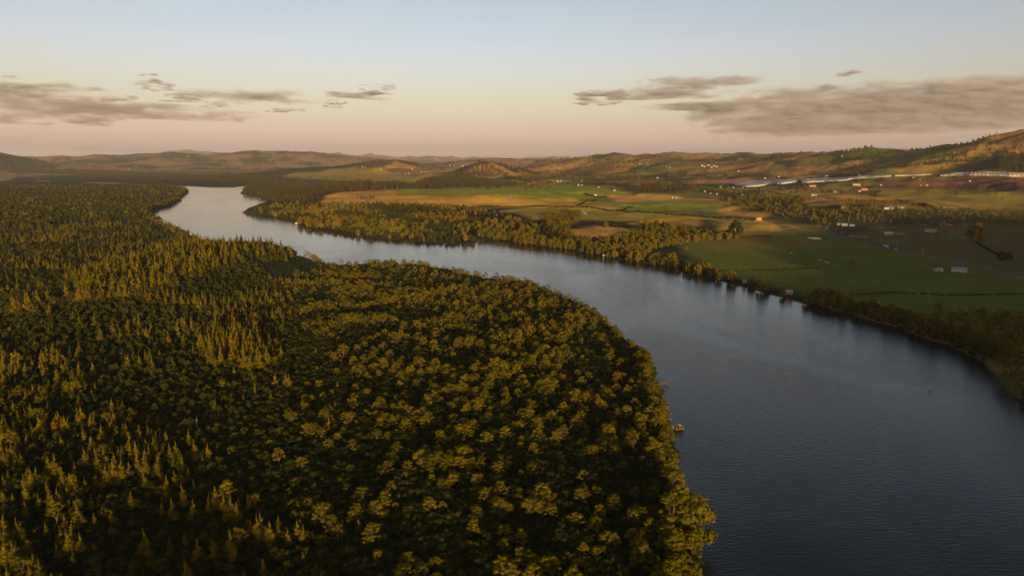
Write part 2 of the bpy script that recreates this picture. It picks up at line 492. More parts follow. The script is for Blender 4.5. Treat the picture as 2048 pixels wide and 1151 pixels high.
# tufted grass: blades and tussocks turn the surface towards a low sun
ns2 = n.new('ShaderNodeTexNoise'); ns2.inputs['Scale'].default_value = 1.1; ns2.inputs['Detail'].default_value = 3
l.new(geo.outputs['Position'], ns2.inputs['Vector'])
sb = n.new('ShaderNodeVectorMath'); sb.operation = 'SUBTRACT'; sb.inputs[1].default_value = (.5, .5, .5)
l.new(ns2.outputs['Color'], sb.inputs[0])
mu = n.new('ShaderNodeVectorMath'); mu.operation = 'MULTIPLY'; mu.inputs[1].default_value = (TUFT, TUFT, 0)
l.new(sb.outputs[0], mu.inputs[0])
ad = n.new('ShaderNodeVectorMath'); ad.operation = 'ADD'
l.new(mu.outputs[0], ad.inputs[0]); l.new(geo.outputs['Normal'], ad.inputs[1])
nr = n.new('ShaderNodeVectorMath'); nr.operation = 'NORMALIZE'
l.new(ad.outputs[0], nr.inputs[0]); l.new(nr.outputs[0], b.inputs['Normal'])

V = np.stack([GX, GY, GZ], -1).reshape(-1, 3)
ii, jj = np.meshgrid(np.arange(NA), np.arange(ND - 1), indexing='ij')
i2 = (ii + 1) % NA
F = np.stack([ii*ND+jj, ii*ND+jj+1, i2*ND+jj+1, i2*ND+jj], -1).reshape(-1, 4)
# close the small hole below the camera
V = np.vstack([V, [[0, 0, float(GZ[:, 0].mean())]]])
me = mesh_obj(None, V, F, m_ground, me_name='terrain')
ground = bpy.data.objects.new('ground', me); col.objects.link(ground)
me.polygons.foreach_set('use_smooth', np.ones(len(me.polygons), bool))
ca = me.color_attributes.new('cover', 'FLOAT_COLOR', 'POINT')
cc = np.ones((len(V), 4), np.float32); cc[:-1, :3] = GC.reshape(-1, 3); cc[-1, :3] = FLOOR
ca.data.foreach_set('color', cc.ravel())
tag(ground, 'river valley of green and tawny paddocks, swamp woods and low hills', None, None, 'structure')

# ------------------------------------------------------------------ water
m_water, n, l = node_mat('river_water')
b = n['Principled BSDF']
b.inputs['Base Color'].default_value = (0.010, 0.012, 0.013, 1)
b.inputs['IOR'].default_value = 1.333
b.inputs['Roughness'].default_value = 0.08
geo = n.new('ShaderNodeNewGeometry')
mp = n.new('ShaderNodeMapping'); mp.inputs['Scale'].default_value = (0.28, 1.0, 1.0); mp.inputs['Rotation'].default_value = (0, 0, R(4))
l.new(geo.outputs['Position'], mp.inputs['Vector'])
w1 = n.new('ShaderNodeTexNoise'); w1.inputs['Scale'].default_value = 1.0; w1.inputs['Detail'].default_value = 5; w1.inputs['Roughness'].default_value = .55
l.new(mp.outputs[0], w1.inputs['Vector'])
# calm and ruffled patches
w2 = n.new('ShaderNodeTexNoise'); w2.inputs['Scale'].default_value = 0.010; w2.inputs['Detail'].default_value = 5; w2.inputs['Distortion'].default_value = 1.2
mp2 = n.new('ShaderNodeMapping'); mp2.inputs['Scale'].default_value = (1.0, 0.45, 1.0); mp2.inputs['Rotation'].default_value = (0, 0, R(35))
l.new(geo.outputs['Position'], mp2.inputs['Vector']); l.new(mp2.outputs[0], w2.inputs['Vector'])
mr = n.new('ShaderNodeMapRange'); mr.inputs['From Min'].default_value = .42; mr.inputs['From Max'].default_value = .62; mr.inputs['To Min'].default_value = .62; mr.inputs['To Max'].default_value = 1.0
l.new(w2.outputs['Fac'], mr.inputs['Value'])
ml = n.new('ShaderNodeMath'); ml.operation = 'MULTIPLY'; ml.inputs[1].default_value = 0.24
l.new(mr.outputs[0], ml.inputs[0])
# sheltered, glassy water on the upper bends; a breeze on the wide lower reach
sy = n.new('ShaderNodeSeparateXYZ'); l.new(geo.outputs['Position'], sy.inputs[0])
sh = n.new('ShaderNodeMapRange'); sh.inputs['From Min'].default_value = 350; sh.inputs['From Max'].default_value = 1100; sh.inputs['To Min'].default_value = 1.0; sh.inputs['To Max'].default_value = .12
l.new(sy.outputs['Y'], sh.inputs['Value'])
ml2 = n.new('ShaderNodeMath'); ml2.operation = 'MULTIPLY'; l.new(ml.outputs[0], ml2.inputs[0]); l.new(sh.outputs[0], ml2.inputs[1])
bp = n.new('ShaderNodeBump'); bp.inputs['Distance'].default_value = 1.3
l.new(ml2.outputs[0], bp.inputs['Strength']); l.new(w1.outputs['Fac'], bp.inputs['Height']); l.new(bp.outputs[0], b.inputs['Normal'])
mr2 = n.new('ShaderNodeMapRange'); mr2.inputs['To Min'].default_value = .05; mr2.inputs['To Max'].default_value = .12
l.new(mr.outputs[0], mr2.inputs['Value']); l.new(mr2.outputs[0], b.inputs['Roughness'])
wb = [(-9000, -3000), (3500, -3000), (3500, 9000), (-9000, 9000)]
Wt = mesh_obj('river_water', [(x, y, 0) for x, y in wb], [(0, 1, 2, 3)], m_water)
tag(Wt, 'wide calm river bending past the swamp forest', None, None, 'structure')
# ------------------------------------------------------------------ tree meshes
def leaf_mat(name, c_a, c_b, trans=0.22, var=0.35, vcol=1.0):
    """foliage: colour drifts from tree to tree and from clump to clump"""
    m, n, l = node_mat(name)
    out = n['Material Output']; n.remove(n['Principled BSDF'])
    oi = n.new('ShaderNodeObjectInfo'); geo = n.new('ShaderNodeNewGeometry')
    big = n.new('ShaderNodeTexNoise'); big.inputs['Scale'].default_value = 0.018; big.inputs['Detail'].default_value = 3
    l.new(geo.outputs['Position'], big.inputs['Vector'])
    sm = n.new('ShaderNodeTexNoise'); sm.inputs['Scale'].default_value = 0.55; sm.inputs['Detail'].default_value = 3
    l.new(geo.outputs['Position'], sm.inputs['Vector'])
    a1 = n.new('ShaderNodeMath'); a1.operation = 'MULTIPLY_ADD'; a1.inputs[1].default_value = .7
    l.new(oi.outputs['Random'], a1.inputs[0])
    mr = n.new('ShaderNodeMapRange'); mr.inputs['From Min'].default_value = .35; mr.inputs['From Max'].default_value = .65; mr.inputs['To Max'].default_value = .45
    l.new(big.outputs['Fac'], mr.inputs['Value']); l.new(mr.outputs[0], a1.inputs[2])
    mix = n.new('ShaderNodeMix'); mix.data_type = 'RGBA'
    mix.inputs['A'].default_value = (*c_a, 1); mix.inputs['B'].default_value = (*c_b, 1)
    l.new(a1.outputs[0], mix.inputs['Factor'])
    m2 = n.new('ShaderNodeMapRange'); m2.inputs['From Min'].default_value = .3; m2.inputs['From Max'].default_value = .7
    m2.inputs['To Min'].default_value = 1 - var; m2.inputs['To Max'].default_value = 1 + var
    l.new(sm.outputs['Fac'], m2.inputs['Value'])
    vs = n.new('ShaderNodeVectorMath'); vs.operation = 'SCALE'
    l.new(mix.outputs['Result'], vs.inputs[0]); l.new(m2.outputs[0], vs.inputs['Scale'])
    d = n.new('ShaderNodeBsdfDiffuse'); t = n.new('ShaderNodeBsdfTranslucent'); ms = n.new('ShaderNodeMixShader')
    ms.inputs[0].default_value = trans
    l.new(vs.outputs[0], d.inputs['Color']); l.new(vs.outputs[0], t.inputs['Color'])
    l.new(d.outputs[0], ms.inputs[1]); l.new(t.outputs[0], ms.inputs[2]); l.new(ms.outputs[0], out.inputs['Surface'])
    return m
M_BROAD = leaf_mat('broadleaf_foliage', (0.042, 0.052, 0.004), (0.165, 0.130, 0.004))
M_CONI = leaf_mat('conifer_foliage', (0.044, 0.048, 0.004), (0.145, 0.112, 0.005))
M_PINE = leaf_mat('pine_foliage', (0.030, 0.036, 0.012), (0.065, 0.055, 0.018))
M_WILLOW = leaf_mat('bankside_foliage', (0.055, 0.062, 0.006), (0.145, 0.110, 0.008))
M_LOW = leaf_mat('dark_foliage', (0.016, 0.026, 0.005), (0.052, 0.050, 0.007))
M_UNDER = leaf_mat('understorey_foliage', (0.012, 0.020, 0.005), (0.034, 0.038, 0.007), var=.45)
M_RUST = leaf_mat('rust_foliage', (0.13, 0.075, 0.02), (0.16, 0.09, 0.03))
M_BARK = simple_mat('bark', (0.085, 0.065, 0.04), .9, .3, 2.0, .1)
M_PALE = simple_mat('pale_bark', (0.24, 0.19, 0.13), .9, .2, 2.0, .1)

def leaves(r, centers, radii, n_per, size, upness=0.25, shell=(0.72, 1.05), core=0.66, bottom=-0.5, aspect=0.6):
    """leaf sprays spread through flattened clumps, around a lumpy inner mass"""
    Vs, Fs = [], []
    nv = 0
    quads = []
    for (c, ra) in zip(centers, radii):
        c = np.array(c, float); ra = np.array(ra, float)
        k = max(4, int(n_per * (ra[0]*ra[1] + ra[0]*ra[2]) / 2.0))
        u = r.normal(size=(k, 3)); u /= np.linalg.norm(u, axis=1)[:, None]
        u[:, 2] = np.where(u[:, 2] < bottom, -u[:, 2], u[:, 2])
        rad = r.uniform(shell[0], shell[1], (k, 1))
        p = c + u * ra * rad
        nrm = u / ra; nrm /= np.linalg.norm(nrm, axis=1)[:, None]
        nrm = nrm + r.normal(size=(k, 3)) * 0.45 + np.array([0, 0, upness])
        nrm /= np.linalg.norm(nrm, axis=1)[:, None]
        t = np.cross(nrm, r.normal(size=(k, 3))); t /= np.linalg.norm(t, axis=1)[:, None]
        bt = np.cross(nrm, t)
        s = size * r.uniform(.6, 1.35, (k, 1))
        q = np.stack([p - t*s - bt*s*aspect*.5, p + t*s*.2 - bt*s*aspect, p + t*s*1.0 + bt*s*.15, p + t*s*.1 + bt*s*aspect], 1)
        quads.append(q.reshape(-1, 3))
    Q = np.concatenate(quads)
    F = [tuple(x) for x in np.arange(len(Q)).reshape(-1, 4)]
    V = [tuple(v) for v in Q]
    if core > 0:
        for (c, ra) in zip(centers, radii):
            n0 = len(V)
            ms = 5; mt = 7
            for i in range(1, ms):
                th = math.pi * i / ms
                for j in range(mt):
                    ph = 2*math.pi*(j + .5*(i % 2)) / mt
                    f = core * r.uniform(.85, 1.1)
                    V.append((c[0]+ra[0]*f*math.sin(th)*math.cos(ph), c[1]+ra[1]*f*math.sin(th)*math.sin(ph), c[2]+ra[2]*f*math.cos(th)))
            V.append((c[0], c[1], c[2]+ra[2]*core)); top = len(V)-1
            V.append((c[0], c[1], c[2]-ra[2]*core)); bot = len(V)-1
            for i in range(ms-2):
                for j in range(mt):
                    F.append((n0+i*mt+j, n0+(i+1)*mt+j, n0+(i+1)*mt+(j+1) % mt, n0+i*mt+(j+1) % mt))
            for j in range(mt):
                F.append((top, n0+j, n0+(j+1) % mt)); F.append((bot, n0+(ms-2)*mt+(j+1) % mt, n0+(ms-2)*mt+j))
    return V, F

def broadleaf(seed, h=11.0, rad=3.7, nc=21, n_per=16, size=.42, flat=.42):
    """spreading crown of layered leaf pads carried on limbs"""
    r = np.random.default_rng(seed)
    cs, rs = [], []
    for i in range(nc):
        t = (i + .5) / nc
        a = i * 2.399 + r.uniform(-.5, .5)
        q = rad * math.sqrt(t) * r.uniform(.7, 1.0)
        z = h * (1 - .06 - .42 * t ** 1.3) + r.uniform(-.9, .9)
        k = rad * r.uniform(.18, .38)
        cs.append((q*math.cos(a), q*math.sin(a), z)); rs.append((k, k*r.uniform(.75, 1.1), k*flat*r.uniform(.8, 1.3)))
    V, F = leaves(r, cs, rs, n_per, size, .35)
    tb = MB()
    tb.tube([(0,0,-1.0),(r.uniform(-.2,.2),r.uniform(-.2,.2),h*.3),(r.uniform(-.3,.3),r.uniform(-.3,.3),h*.62)], [.26,.2,.12], 6)
    for i in range(0, nc, 1 if nc < 9 else 2):
        c = cs[i]
        tb.tube([(0,0,h*(.30+.2*r.random())), (c[0]*.5, c[1]*.5, h*.5+.28*(c[2]-h*.4)), (c[0]*.95, c[1]*.95, c[2]-rs[i][2]*.3)], [.11,.07,.04], 4)
    return V, F, tb.V, tb.F

def conifer(seed, h=11.0, rad=2.9, n_per=13, size=.36, lean=.3):
    """narrow pointed crown with ragged tiers"""
    r = np.random.default_rng(seed)
    cs, rs = [], []
    lx, ly = r.uniform(-lean, lean, 2)
    m = 8
    for i in range(m):
        t = i / (m - 1)
        z = h * (.12 + .84 * t)
        k = rad * (1.06 - .93 * t) * r.uniform(.8, 1.15)
        nn = 3 if t < .55 else (2 if t < .8 else 1)
        for j in range(nn):
            a = r.uniform(0, 6.28); o = k * (.42 if nn > 1 else 0)
            cs.append((lx*t+o*math.cos(a), ly*t+o*math.sin(a), z + r.uniform(-.3, .3)))
            rs.append((k*.68, k*.68, h*.085*r.uniform(.8, 1.3)))
    V, F = leaves(r, cs, rs, n_per, size, .15, core=.6)
    tb = MB().tube([(0,0,-1),(lx*.5,ly*.5,h*.5),(lx,ly,h*.98)], [.22,.15,.03], 5)
    return V, F, tb.V, tb.F

def roundtree(seed, h=9.0, rad=3.9, nc=15, n_per=13, size=.40, low=.0):
    """rounded billowing crown reaching almost to the ground"""
    r = np.random.default_rng(seed)
    cs, rs = [], []
    for i in range(nc):
        t = (i + .5) / nc
        a = i * 2.399 + r.uniform(-.4, .4)
        z = h * (low + .12 + (.80-low-.12+.1) * (1 - t) ** .9)
        prof = math.sqrt(max(0.05, 1 - ((z/h - .35) / .66) ** 2))
        q = rad * prof * (.62 if i > 0 else .1)
        k = rad * r.uniform(.32, .50)
        cs.append((q*math.cos(a), q*math.sin(a), z)); rs.append((k, k, k*.85))
    V, F = leaves(r, cs, rs, n_per, size, .2, core=.72)
    tb = MB().tube([(0,0,-1),(.1,0,h*.25),(0,.1,h*.6)], [.35,.28,.15], 6)
    for i in range(0, nc, 3):
        c = cs[i]; tb.tube([(0,0,h*.2),(c[0]*.8, c[1]*.8, c[2]-rs[i][2]*.5)], [.14,.06], 4)
    return V, F, tb.V, tb.F

def pine(seed, h=20.0, rad=4.0, nc=10, n_per=7, size=.65):
    """tall forestry tree: bare lower trunk, irregular high crown"""
    r = np.random.default_rng(seed)
    cs, rs = [], []
    for i in range(nc):
        t = (i + .5) / nc
        a = i * 2.399
        z = h * (.36 + .58 * t); q = rad * (1.0 - .75 * t) * .55
        k = rad * (.55 - .25 * t) * r.uniform(.8, 1.2)
        cs.append((q*math.cos(a), q*math.sin(a), z)); rs.append((k, k, k*.75))
    V, F = leaves(r, cs, rs, n_per, size, .2, core=.7)
    tb = MB().tube([(0,0,-1),(0,0,h*.5),(0,0,h*.95)], [.38,.26,.05], 5)
    return V, F, tb.V, tb.F

def shrub(seed, rad=1.6, h=1.9, n_per=15, size=.30, nc=4):
    r = np.random.default_rng(seed)
    cs = [(0, 0, h*.45)]; rs = [(rad*.8, rad*.8, h*.5)]
    for i in range(nc):
        a = r.uniform(0, 6.28); q = rad*.55
        cs.append((q*math.cos(a), q*math.sin(a), h*r.uniform(.25, .6))); rs.append((rad*.5, rad*.5, h*.4))
    V, F = leaves(r, cs, rs, n_per, size, .3, core=.75)
    return V, F

KINDS = {}
def reg(kind, builder, seeds, leaf, bark, lod):
    """lod: list of keyword sets from near to far"""
    L = []
    for kw in lod:
        vs = []
        for s in seeds:
            V, F, TV, TF = builder(s, **kw)
            cme = mesh_obj(None, V, F, leaf, me_name=kind + '_crown')
            tme = mesh_obj(None, TV, TF, bark, me_name=kind + '_trunk')
            jme = mesh_obj(None, V + TV, F + [tuple(i + len(V) for i in f) for f in TF], leaf, me_name=kind)
            jme.materials.append(bark)
            mi = np.zeros(len(jme.polygons), np.int32); mi[len(F):] = 1
            jme.polygons.foreach_set('material_index', mi)
            vs.append((cme, tme, jme))
        L.append(vs)
    KINDS[kind] = L
S4 = [1, 2, 3, 4, 5]
reg('broadleaf_tree', broadleaf, S4, M_BROAD, M_BARK, [dict(n_per=60, size=.24), dict(n_per=11, size=.58, nc=12), dict(n_per=2.2, size=1.3, nc=7)])
reg('conifer', conifer, S4, M_CONI, M_BARK, [dict(n_per=44, size=.23), dict(n_per=11, size=.46), dict(n_per=3, size=.9)])
reg('bankside_tree', roundtree, S4, M_WILLOW, M_PALE, [dict(n_per=24, size=.36), dict(n_per=7, size=.62), dict(n_per=2.2, size=1.1, nc=8)])
reg('low_tree', lambda s, **k: roundtree(s, h=6.5, rad=3.4, nc=k.get('nc', 11), n_per=k['n_per'], size=k['size']), S4, M_LOW, M_BARK, [dict(n_per=20, size=.34), dict(n_per=6, size=.6), dict(n_per=2.2, size=1.1, nc=7)])
reg('pine_tree', pine, S4, M_PINE, M_BARK, [dict(), dict(n_per=3, size=1.0), dict(n_per=1.6, size=1.4, nc=7)])
SHRUBS = []
for lod in (dict(n_per=16, size=.28), dict(n_per=5, size=.5)):
    SHRUBS.append([mesh_obj(None, *shrub(s, **lod), M_UNDER, me_name='shrub') for s in (1, 2, 3, 4)])

# ------------------------------------------------------------------ where they grow
def jitter_grid(x0, x1, y0, y1, step, seed):
    r = np.random.default_rng(seed)
    gx, gy = np.meshgrid(np.arange(x0, x1, step), np.arange(y0, y1, step))
    gx = gx + r.uniform(-.5, .5, gx.shape) * step; gy = gy + r.uniform(-.5, .5, gy.shape) * step
    return gx.ravel(), gy.ravel(), r
def wdist(x, y):
    w = np.full(x.shape, -1e9)
    for P in WATERS:
        w = np.maximum(w, sdist(x, y, P))
    return w
PLACED = []      # (kind, x, y, z, scale, rot, zone)
def place(kind, x, y, s, zone, r, sink=0.0):
    z = zi(x, y) - sink
    ok = z > 0.15
    if zone in ('far swamp', 'far canopy'):
        for L_ in (LAGOON, SLIVER, SLIVER_B):
            ok &= sdist(x, y, L_) < -420
    PLACED.append((kind, x[ok], y[ok], z[ok], s[ok], r.uniform(0, 6.283, ok.sum()), zone))
SHR = []
AZMAX = R(40.5)
def view_ok(x, y, pad=0.0):
    return (np.abs(np.arctan2(x, y)) < AZMAX) & (y > 60)

# 1. the near swamp forest on the left bank
MX, MY = MOUND
def mound_q(x, y):
    return np.hypot((x - MX - .12 * (y - MY)) / 66, (y - MY) / 175) + .8 * (fbm(x, y, 45, 3, 311) - .5)
LOWSWAMP = GP([(60,560),(235,555),(330,640),(470,770),(560,860),(480,930),(330,880),(190,790),(100,680)])
CLUMP = GP([(395,700),(465,660),(545,705),(530,755),(430,745)])
fen = GP([(515,508),(560,512),(640,520),(660,533),(600,556),(545,556),(520,530)])
def forest_layer(step, dlo, dhi, seed, fn):
    x, y, r = jitter_grid(-dhi * .75, min(dhi, 420), 70, dhi, step, seed)
    d = np.hypot(x, y)
    m = (d >= dlo) & (d < dhi) & view_ok(x, y)
    x, y = x[m], y[m]
    w = wdist(x, y)
    m = (w < -1.5)
    # only the land left of the river
    x, y, w = x[m], y[m], w[m]
    m = LEFTSIDE(x, y)
    fn(x[m], y[m], w[m], r)
spine = [((near_left[i][0]), near_left[i][1]) for i in range(len(near_left))]
LEFT_LAND = [(-60, -60)] + [tuple(p) for p in near_left] + [at_z(335, 371.5, 0), at_z(250, 369, 0), at_z(120, 362, 0), at_z(30, 361, 0), at_z(-300, 366, 0), (-3000, 100), (-800, -60)]
def LEFTSIDE(x, y): return in_poly(x, y, LEFT_LAND)

def zone_mix(x, y):
    """1 where the slender conifer swamp is, 0 where the broad canopy is"""
    px, py = to_px(x, y, 8.0 + 0 * x)
    n = fbm(x, y, 55, 3, 301)
    return np.clip(sstep(760, 430, px + 260 * (n - .5) - (py - 700) * .10), 0, 1)
def layer_emergent(x, y, w, r):
    zc = zone_mix(x, y); mq = mound_q(x, y)
    n = fbm(x, y, 24, 3, 302); n2 = fbm(x, y, 95, 3, 303)
    infen = in_poly(x, y, fen)
    u = r.random(x.shape); p = r.random(x.shape)
    coni = u < np.clip(zc * 1.25, 0, .96)
    dens = np.where(coni, .05 + .34 * sstep(.47, .60, n), .16 + .52 * sstep(.43, .59, n))
    gap = sstep(.50, .60, n2)
    dens = dens * (1 - gap * np.where(zc > .5, .88, .55)) * np.where(mq < 1.6, .30 + 1.3 * np.clip(1.2 - mq, 0, .2), 1) * np.where(in_poly(x, y, LOWSWAMP), .22, 1)
    inc = in_poly(x, y, CLUMP); inc &= fbm(x, y, 18, 3, 312) > .42; dens = np.where(inc, .5, dens); coni = coni | inc
    keep = (p < dens) & ~infen & (mq > 1)
    k = keep & coni
    place('conifer', x[k], y[k], r.uniform(.38, .82, k.sum()) * (0.7 + .6*n[k]) * np.where(inc[k], 1.5, 1), 'swamp', r)
    k = keep & ~coni
    place('broadleaf_tree', x[k], y[k], (.42 + .52 * r.random(k.sum()) ** 1.8) * (0.62 + .62*n[k]), 'canopy', r)
    k = (p >= dens) & (r.random(x.shape) < .60 - .25 * zc) & ~infen & (mq > 1)
    place('low_tree', x[k], y[k], r.uniform(.30, .72, k.sum()), 'canopy', r)
    k = (mq <= 1) & (p < .36)
    place('conifer', x[k], y[k], r.uniform(.5, 1.45, k.sum()), 'mound', r)
    k = (mq <= 1) & (p > .45) & (p < .75)
    place('low_tree', x[k], y[k], r.uniform(.7, 1.3, k.sum()), 'mound', r)
def layer_low(x, y, w, r):
    zc = zone_mix(x, y)
    infen = in_poly(x, y, fen)
    k = (~infen | (r.random(x.shape) < .5))
    s = r.uniform(.7, 1.9, x.shape) * (1.25 - .45 * zc) * np.where(infen, .4, 1)
    SHR.append((x[k], y[k], zi(x[k], y[k]) - .1 + 1.2*(1 - zc[k])*(~infen[k]), s[k], r.uniform(0, 6.28, k.sum())))
forest_layer(3.2, 100, 620, 21, layer_emergent)
forest_layer(4.4, 620, 1500, 22, layer_emergent)
def far_canopy(x, y, w, r):
    n = fbm(x, y, 90, 3, 305); n2 = fbm(x, y, 260, 3, 306)
    k = r.random(x.shape) < .45 + .5 * sstep(.42, .58, n)
    k &= ~(n2 > .66)
    dk = k & (r.random(x.shape) < .9); k = k & ~dk
    place('broadleaf_tree', x[k], y[k], r.uniform(.6, 1.25, k.sum()) * (.8 + .5 * n[k]), 'far canopy', r)
    place('low_tree', x[dk], y[dk], r.uniform(.9, 1.7, dk.sum()) * (.8 + .5 * n[dk]), 'far canopy', r)
forest_layer(9.0, 1500, 2600, 23, far_canopy)
forest_layer(15.0, 2600, 4600, 24, far_canopy)
forest_layer(2.7, 100, 520, 31, layer_low)
forest_layer(4.0, 520, 1100, 32, layer_low)
# a closed row of trees along the edge of the forest
def layer_edge(x, y, w, r):
    k = (w > -9) & (r.random(x.shape) < .62)
    place('broadleaf_tree', x[k], y[k], r.uniform(.5, .95, k.sum()), 'water edge', r, .4)
    k = (w > -5) & (r.random(x.shape) < .35)
    place('bankside_tree', x[k], y[k], r.uniform(.35, .75, k.sum()), 'water edge', r, .3)
forest_layer(3.8, 100, 1000, 41, layer_edge)
forest_layer(8.0, 1000, 4000, 42, lambda x, y, w, r: layer_edge(x[w > -22], y[w > -22], np.where(w[w > -22] > -22, -3.0, -20), r))

# 2. woods given as outlines on the photograph's ground: (outline, kind, spacing, scale range, density, zone)
WOODS_LIST = [
    # swamp woods of the peninsula
    ([(488,424),(520,417),(545,411),(600,410),(640,409),(830,411),(935,416),(985,430),(1040,436),(1095,442),(1085,458),(1110,474),(1150,498),(1080,492),(1000,480),(957,484),(900,487),(860,484),(770,478),(700,470),(600,452),(588,442),(530,432)], 'bankside_tree', 8.0, (.55, 1.35), .9, 'peninsula', 1),
    # tall woods on the upper bank
    ([(484,387),(494,376),(540,369),(600,371),(690,372),(700,380),(640,389),(590,397),(545,403)], 'pine_tree', 13, (.6, 1.15), .9, 'upper bank', 0),
    ([(520,403),(600,397),(640,398),(632,410),(560,410)], 'pine_tree', 12, (.5, .75), .8, 'upper bank', 0),
    ([(690,378),(800,376),(800,381),(700,385)], 'pine_tree', 14, (.8, 1.5), .9, 'plateau', 0),
    ([(715,396),(750,396),(750,401),(715,401)], 'pine_tree', 10, (.4, .6), .7, 'slope clump', 0),
    ([(780,382),(960,378),(1050,372),(1050,369),(960,371),(880,374),(790,376)], 'pine_tree', 13, (.7, 1.1), .85, 'plateau', 0),
    ([(810,378),(860,359),(890,351),(930,354),(970,362),(1010,370),(960,376),(880,378)], 'pine_tree', 14, (.7, 1.0), .9, 'wooded mound', 0),
    ([(905,353),(930,341),(950,330),(963,324),(978,330),(992,340),(1025,352),(970,357)], 'pine_tree', 13, (.7, 1.2), .95, 'cone hill', 0),
    ([(1045,366),(1100,358),(1160,362),(1240,366),(1330,375),(1400,384),(1400,377),(1300,364),(1230,356),(1150,350),(1060,354)], 'pine_tree', 20, (.6, 1.0), .85, 'valley', 0),
    ([(1240,378),(1300,374),(1380,382),(1400,388),(1330,388),(1260,384)], 'pine_tree', 16, (.7, 1.1), .9, 'valley', 0),
    ([(1120,345),(1190,332),(1240,322),(1270,322),(1240,340),(1180,350)], 'pine_tree', 22, (.8, 1.2), .9, 'far slope', 0),
    ([(1250,320),(1330,316),(1480,318),(1560,320),(1560,325),(1430,325),(1260,328)], 'pine_tree', 30, (.7, 1.1), .65, 'far slope', 0),
    ([(1440,350),(1400,338),(1330,335),(1250,345),(1300,352),(1400,352)], 'broadleaf_tree', 26, (.9, 1.3), .6, 'far slope', 0),
    # terrace edge
    ([(1095,440),(1135,430),(1165,436),(1160,446),(1120,462),(1150,478),(1190,496),(1150,497),(1110,474),(1085,458)], 'broadleaf_tree', 7.5, (.8, 1.4), .9, 'terrace foot', 0),
    ([(1292,448),(1320,450),(1400,466),(1478,472),(1478,478),(1400,482),(1340,492),(1300,503),(1250,508),(1200,500),(1180,492),(1240,480),(1290,466)], 'bankside_tree', 8, (.7, 1.25), .9, 'gully', 0),
    ([(1462,462),(1482,462),(1484,476),(1460,476)], 'broadleaf_tree', 9, (1.1, 1.5), .9, 'gully', 0),
    # scrubby valley on the right
    ([(1440,398),(1500,392),(1560,392),(1620,400),(1590,415),(1640,428),(1650,442),(1570,436),(1530,428),(1480,412)], 'bankside_tree', 11, (.5, 1.1), .72, 'scrub valley', 0),
    ([(1640,430),(1700,414),(1780,424),(1900,420),(2060,422),(2060,452),(1900,452),(1800,450),(1700,446),(1650,440)], 'bankside_tree', 11, (.45, .9), .62, 'scrub valley', 0),
    ([(1660,405),(1760,402),(1880,418),(1900,430),(1780,426),(1690,420)], 'bankside_tree', 10, (.4, .8), .5, 'scrub valley', 0),
    ([(1400,383),(1470,392),(1490,386),(1560,382),(1660,377),(1720,372),(1720,366),(1620,371),(1560,379),(1480,380)], 'broadleaf_tree', 15, (.6, 1.1), .55, 'belt', 0),
    ([(1700,370),(1860,358),(2060,360),(2060,355),(1850,354),(1740,362)], 'broadleaf_tree', 17, (.7, .9), .6, 'belt', 0),
    ([(1880,386),(1960,380),(2000,383),(1940,390)], 'broadleaf_tree', 14, (.7, .9), .6, 'belt', 0),
    # hillside groves on the right
    ([(1670,349),(1700,336),(1735,328),(1755,335),(1755,346),(1700,352)], 'pine_tree', 18, (.7, 1.0), .9, 'hillside grove', 0),
    ([(1560,350),(1590,340),(1615,345),(1610,352)], 'pine_tree', 20, (.6, .8), .6, 'hillside grove', 0),
    ([(1990,349),(1995,330),(2020,318),(2070,316),(2150,320),(2150,350)], 'pine_tree', 14, (1.3, 1.7), .95, 'dark grove', 0),
    ([(2000,300),(2030,282),(2070,272),(2150,262),(2150,300),(2060,306)], 'pine_tree', 20, (.6, .9), .7, 'dark grove', 0),
    ([(1500,350),(1640,345),(1800,349),(1800,351),(1640,352),(1500,353)], 'broadleaf_tree', 18, (.6, .9), .4, 'belt', 0),
    # bottom right bank
    ([(1855,640),(1900,636),(1980,642),(2060,648),(2400,660),(2600,1000),(2300,980),(2070,815),(2010,780),(1990,752),(1960,715),(1900,692),(1862,676)], 'broadleaf_tree', 7.5, (.7, 1.2), .9, 'lower bank', 0),
    ([(2000,790),(2060,790),(2300,900),(2300,960),(2060,820)], 'bankside_tree', 6, (.3, .6), .8, 'lower bank', 0),
    # far left and centre
    ([(-200,345),(0,339),(150,341),(300,345),(480,350),(560,356),(500,366),(330,368),(120,359),(-200,349)], 'low_tree', 24, (1.3, 2.2), .8, 'far swamp', 0),
    ([(480,352),(600,350),(700,356),(720,362),(600,366),(500,370)], 'pine_tree', 30, (.5, .9), .5, 'far swamp', 0),
    ([(-200,338),(0,322),(80,330),(150,338),(0,345)], 'broadleaf_tree', 30, (.8, 1.2), .45, 'far hills', 0),
    ([(560,345),(700,340),(720,343),(600,350)], 'broadleaf_tree', 34, (.8, 1.2), .4, 'far hills', 0),
]
creeks = [GP([(958,477),(930,470),(870,462),(800,456),(740,451),(680,450),(640,446)]), GP([(1080,447),(1000,437),(930,430),(860,428),(790,424)])]
wi = 0
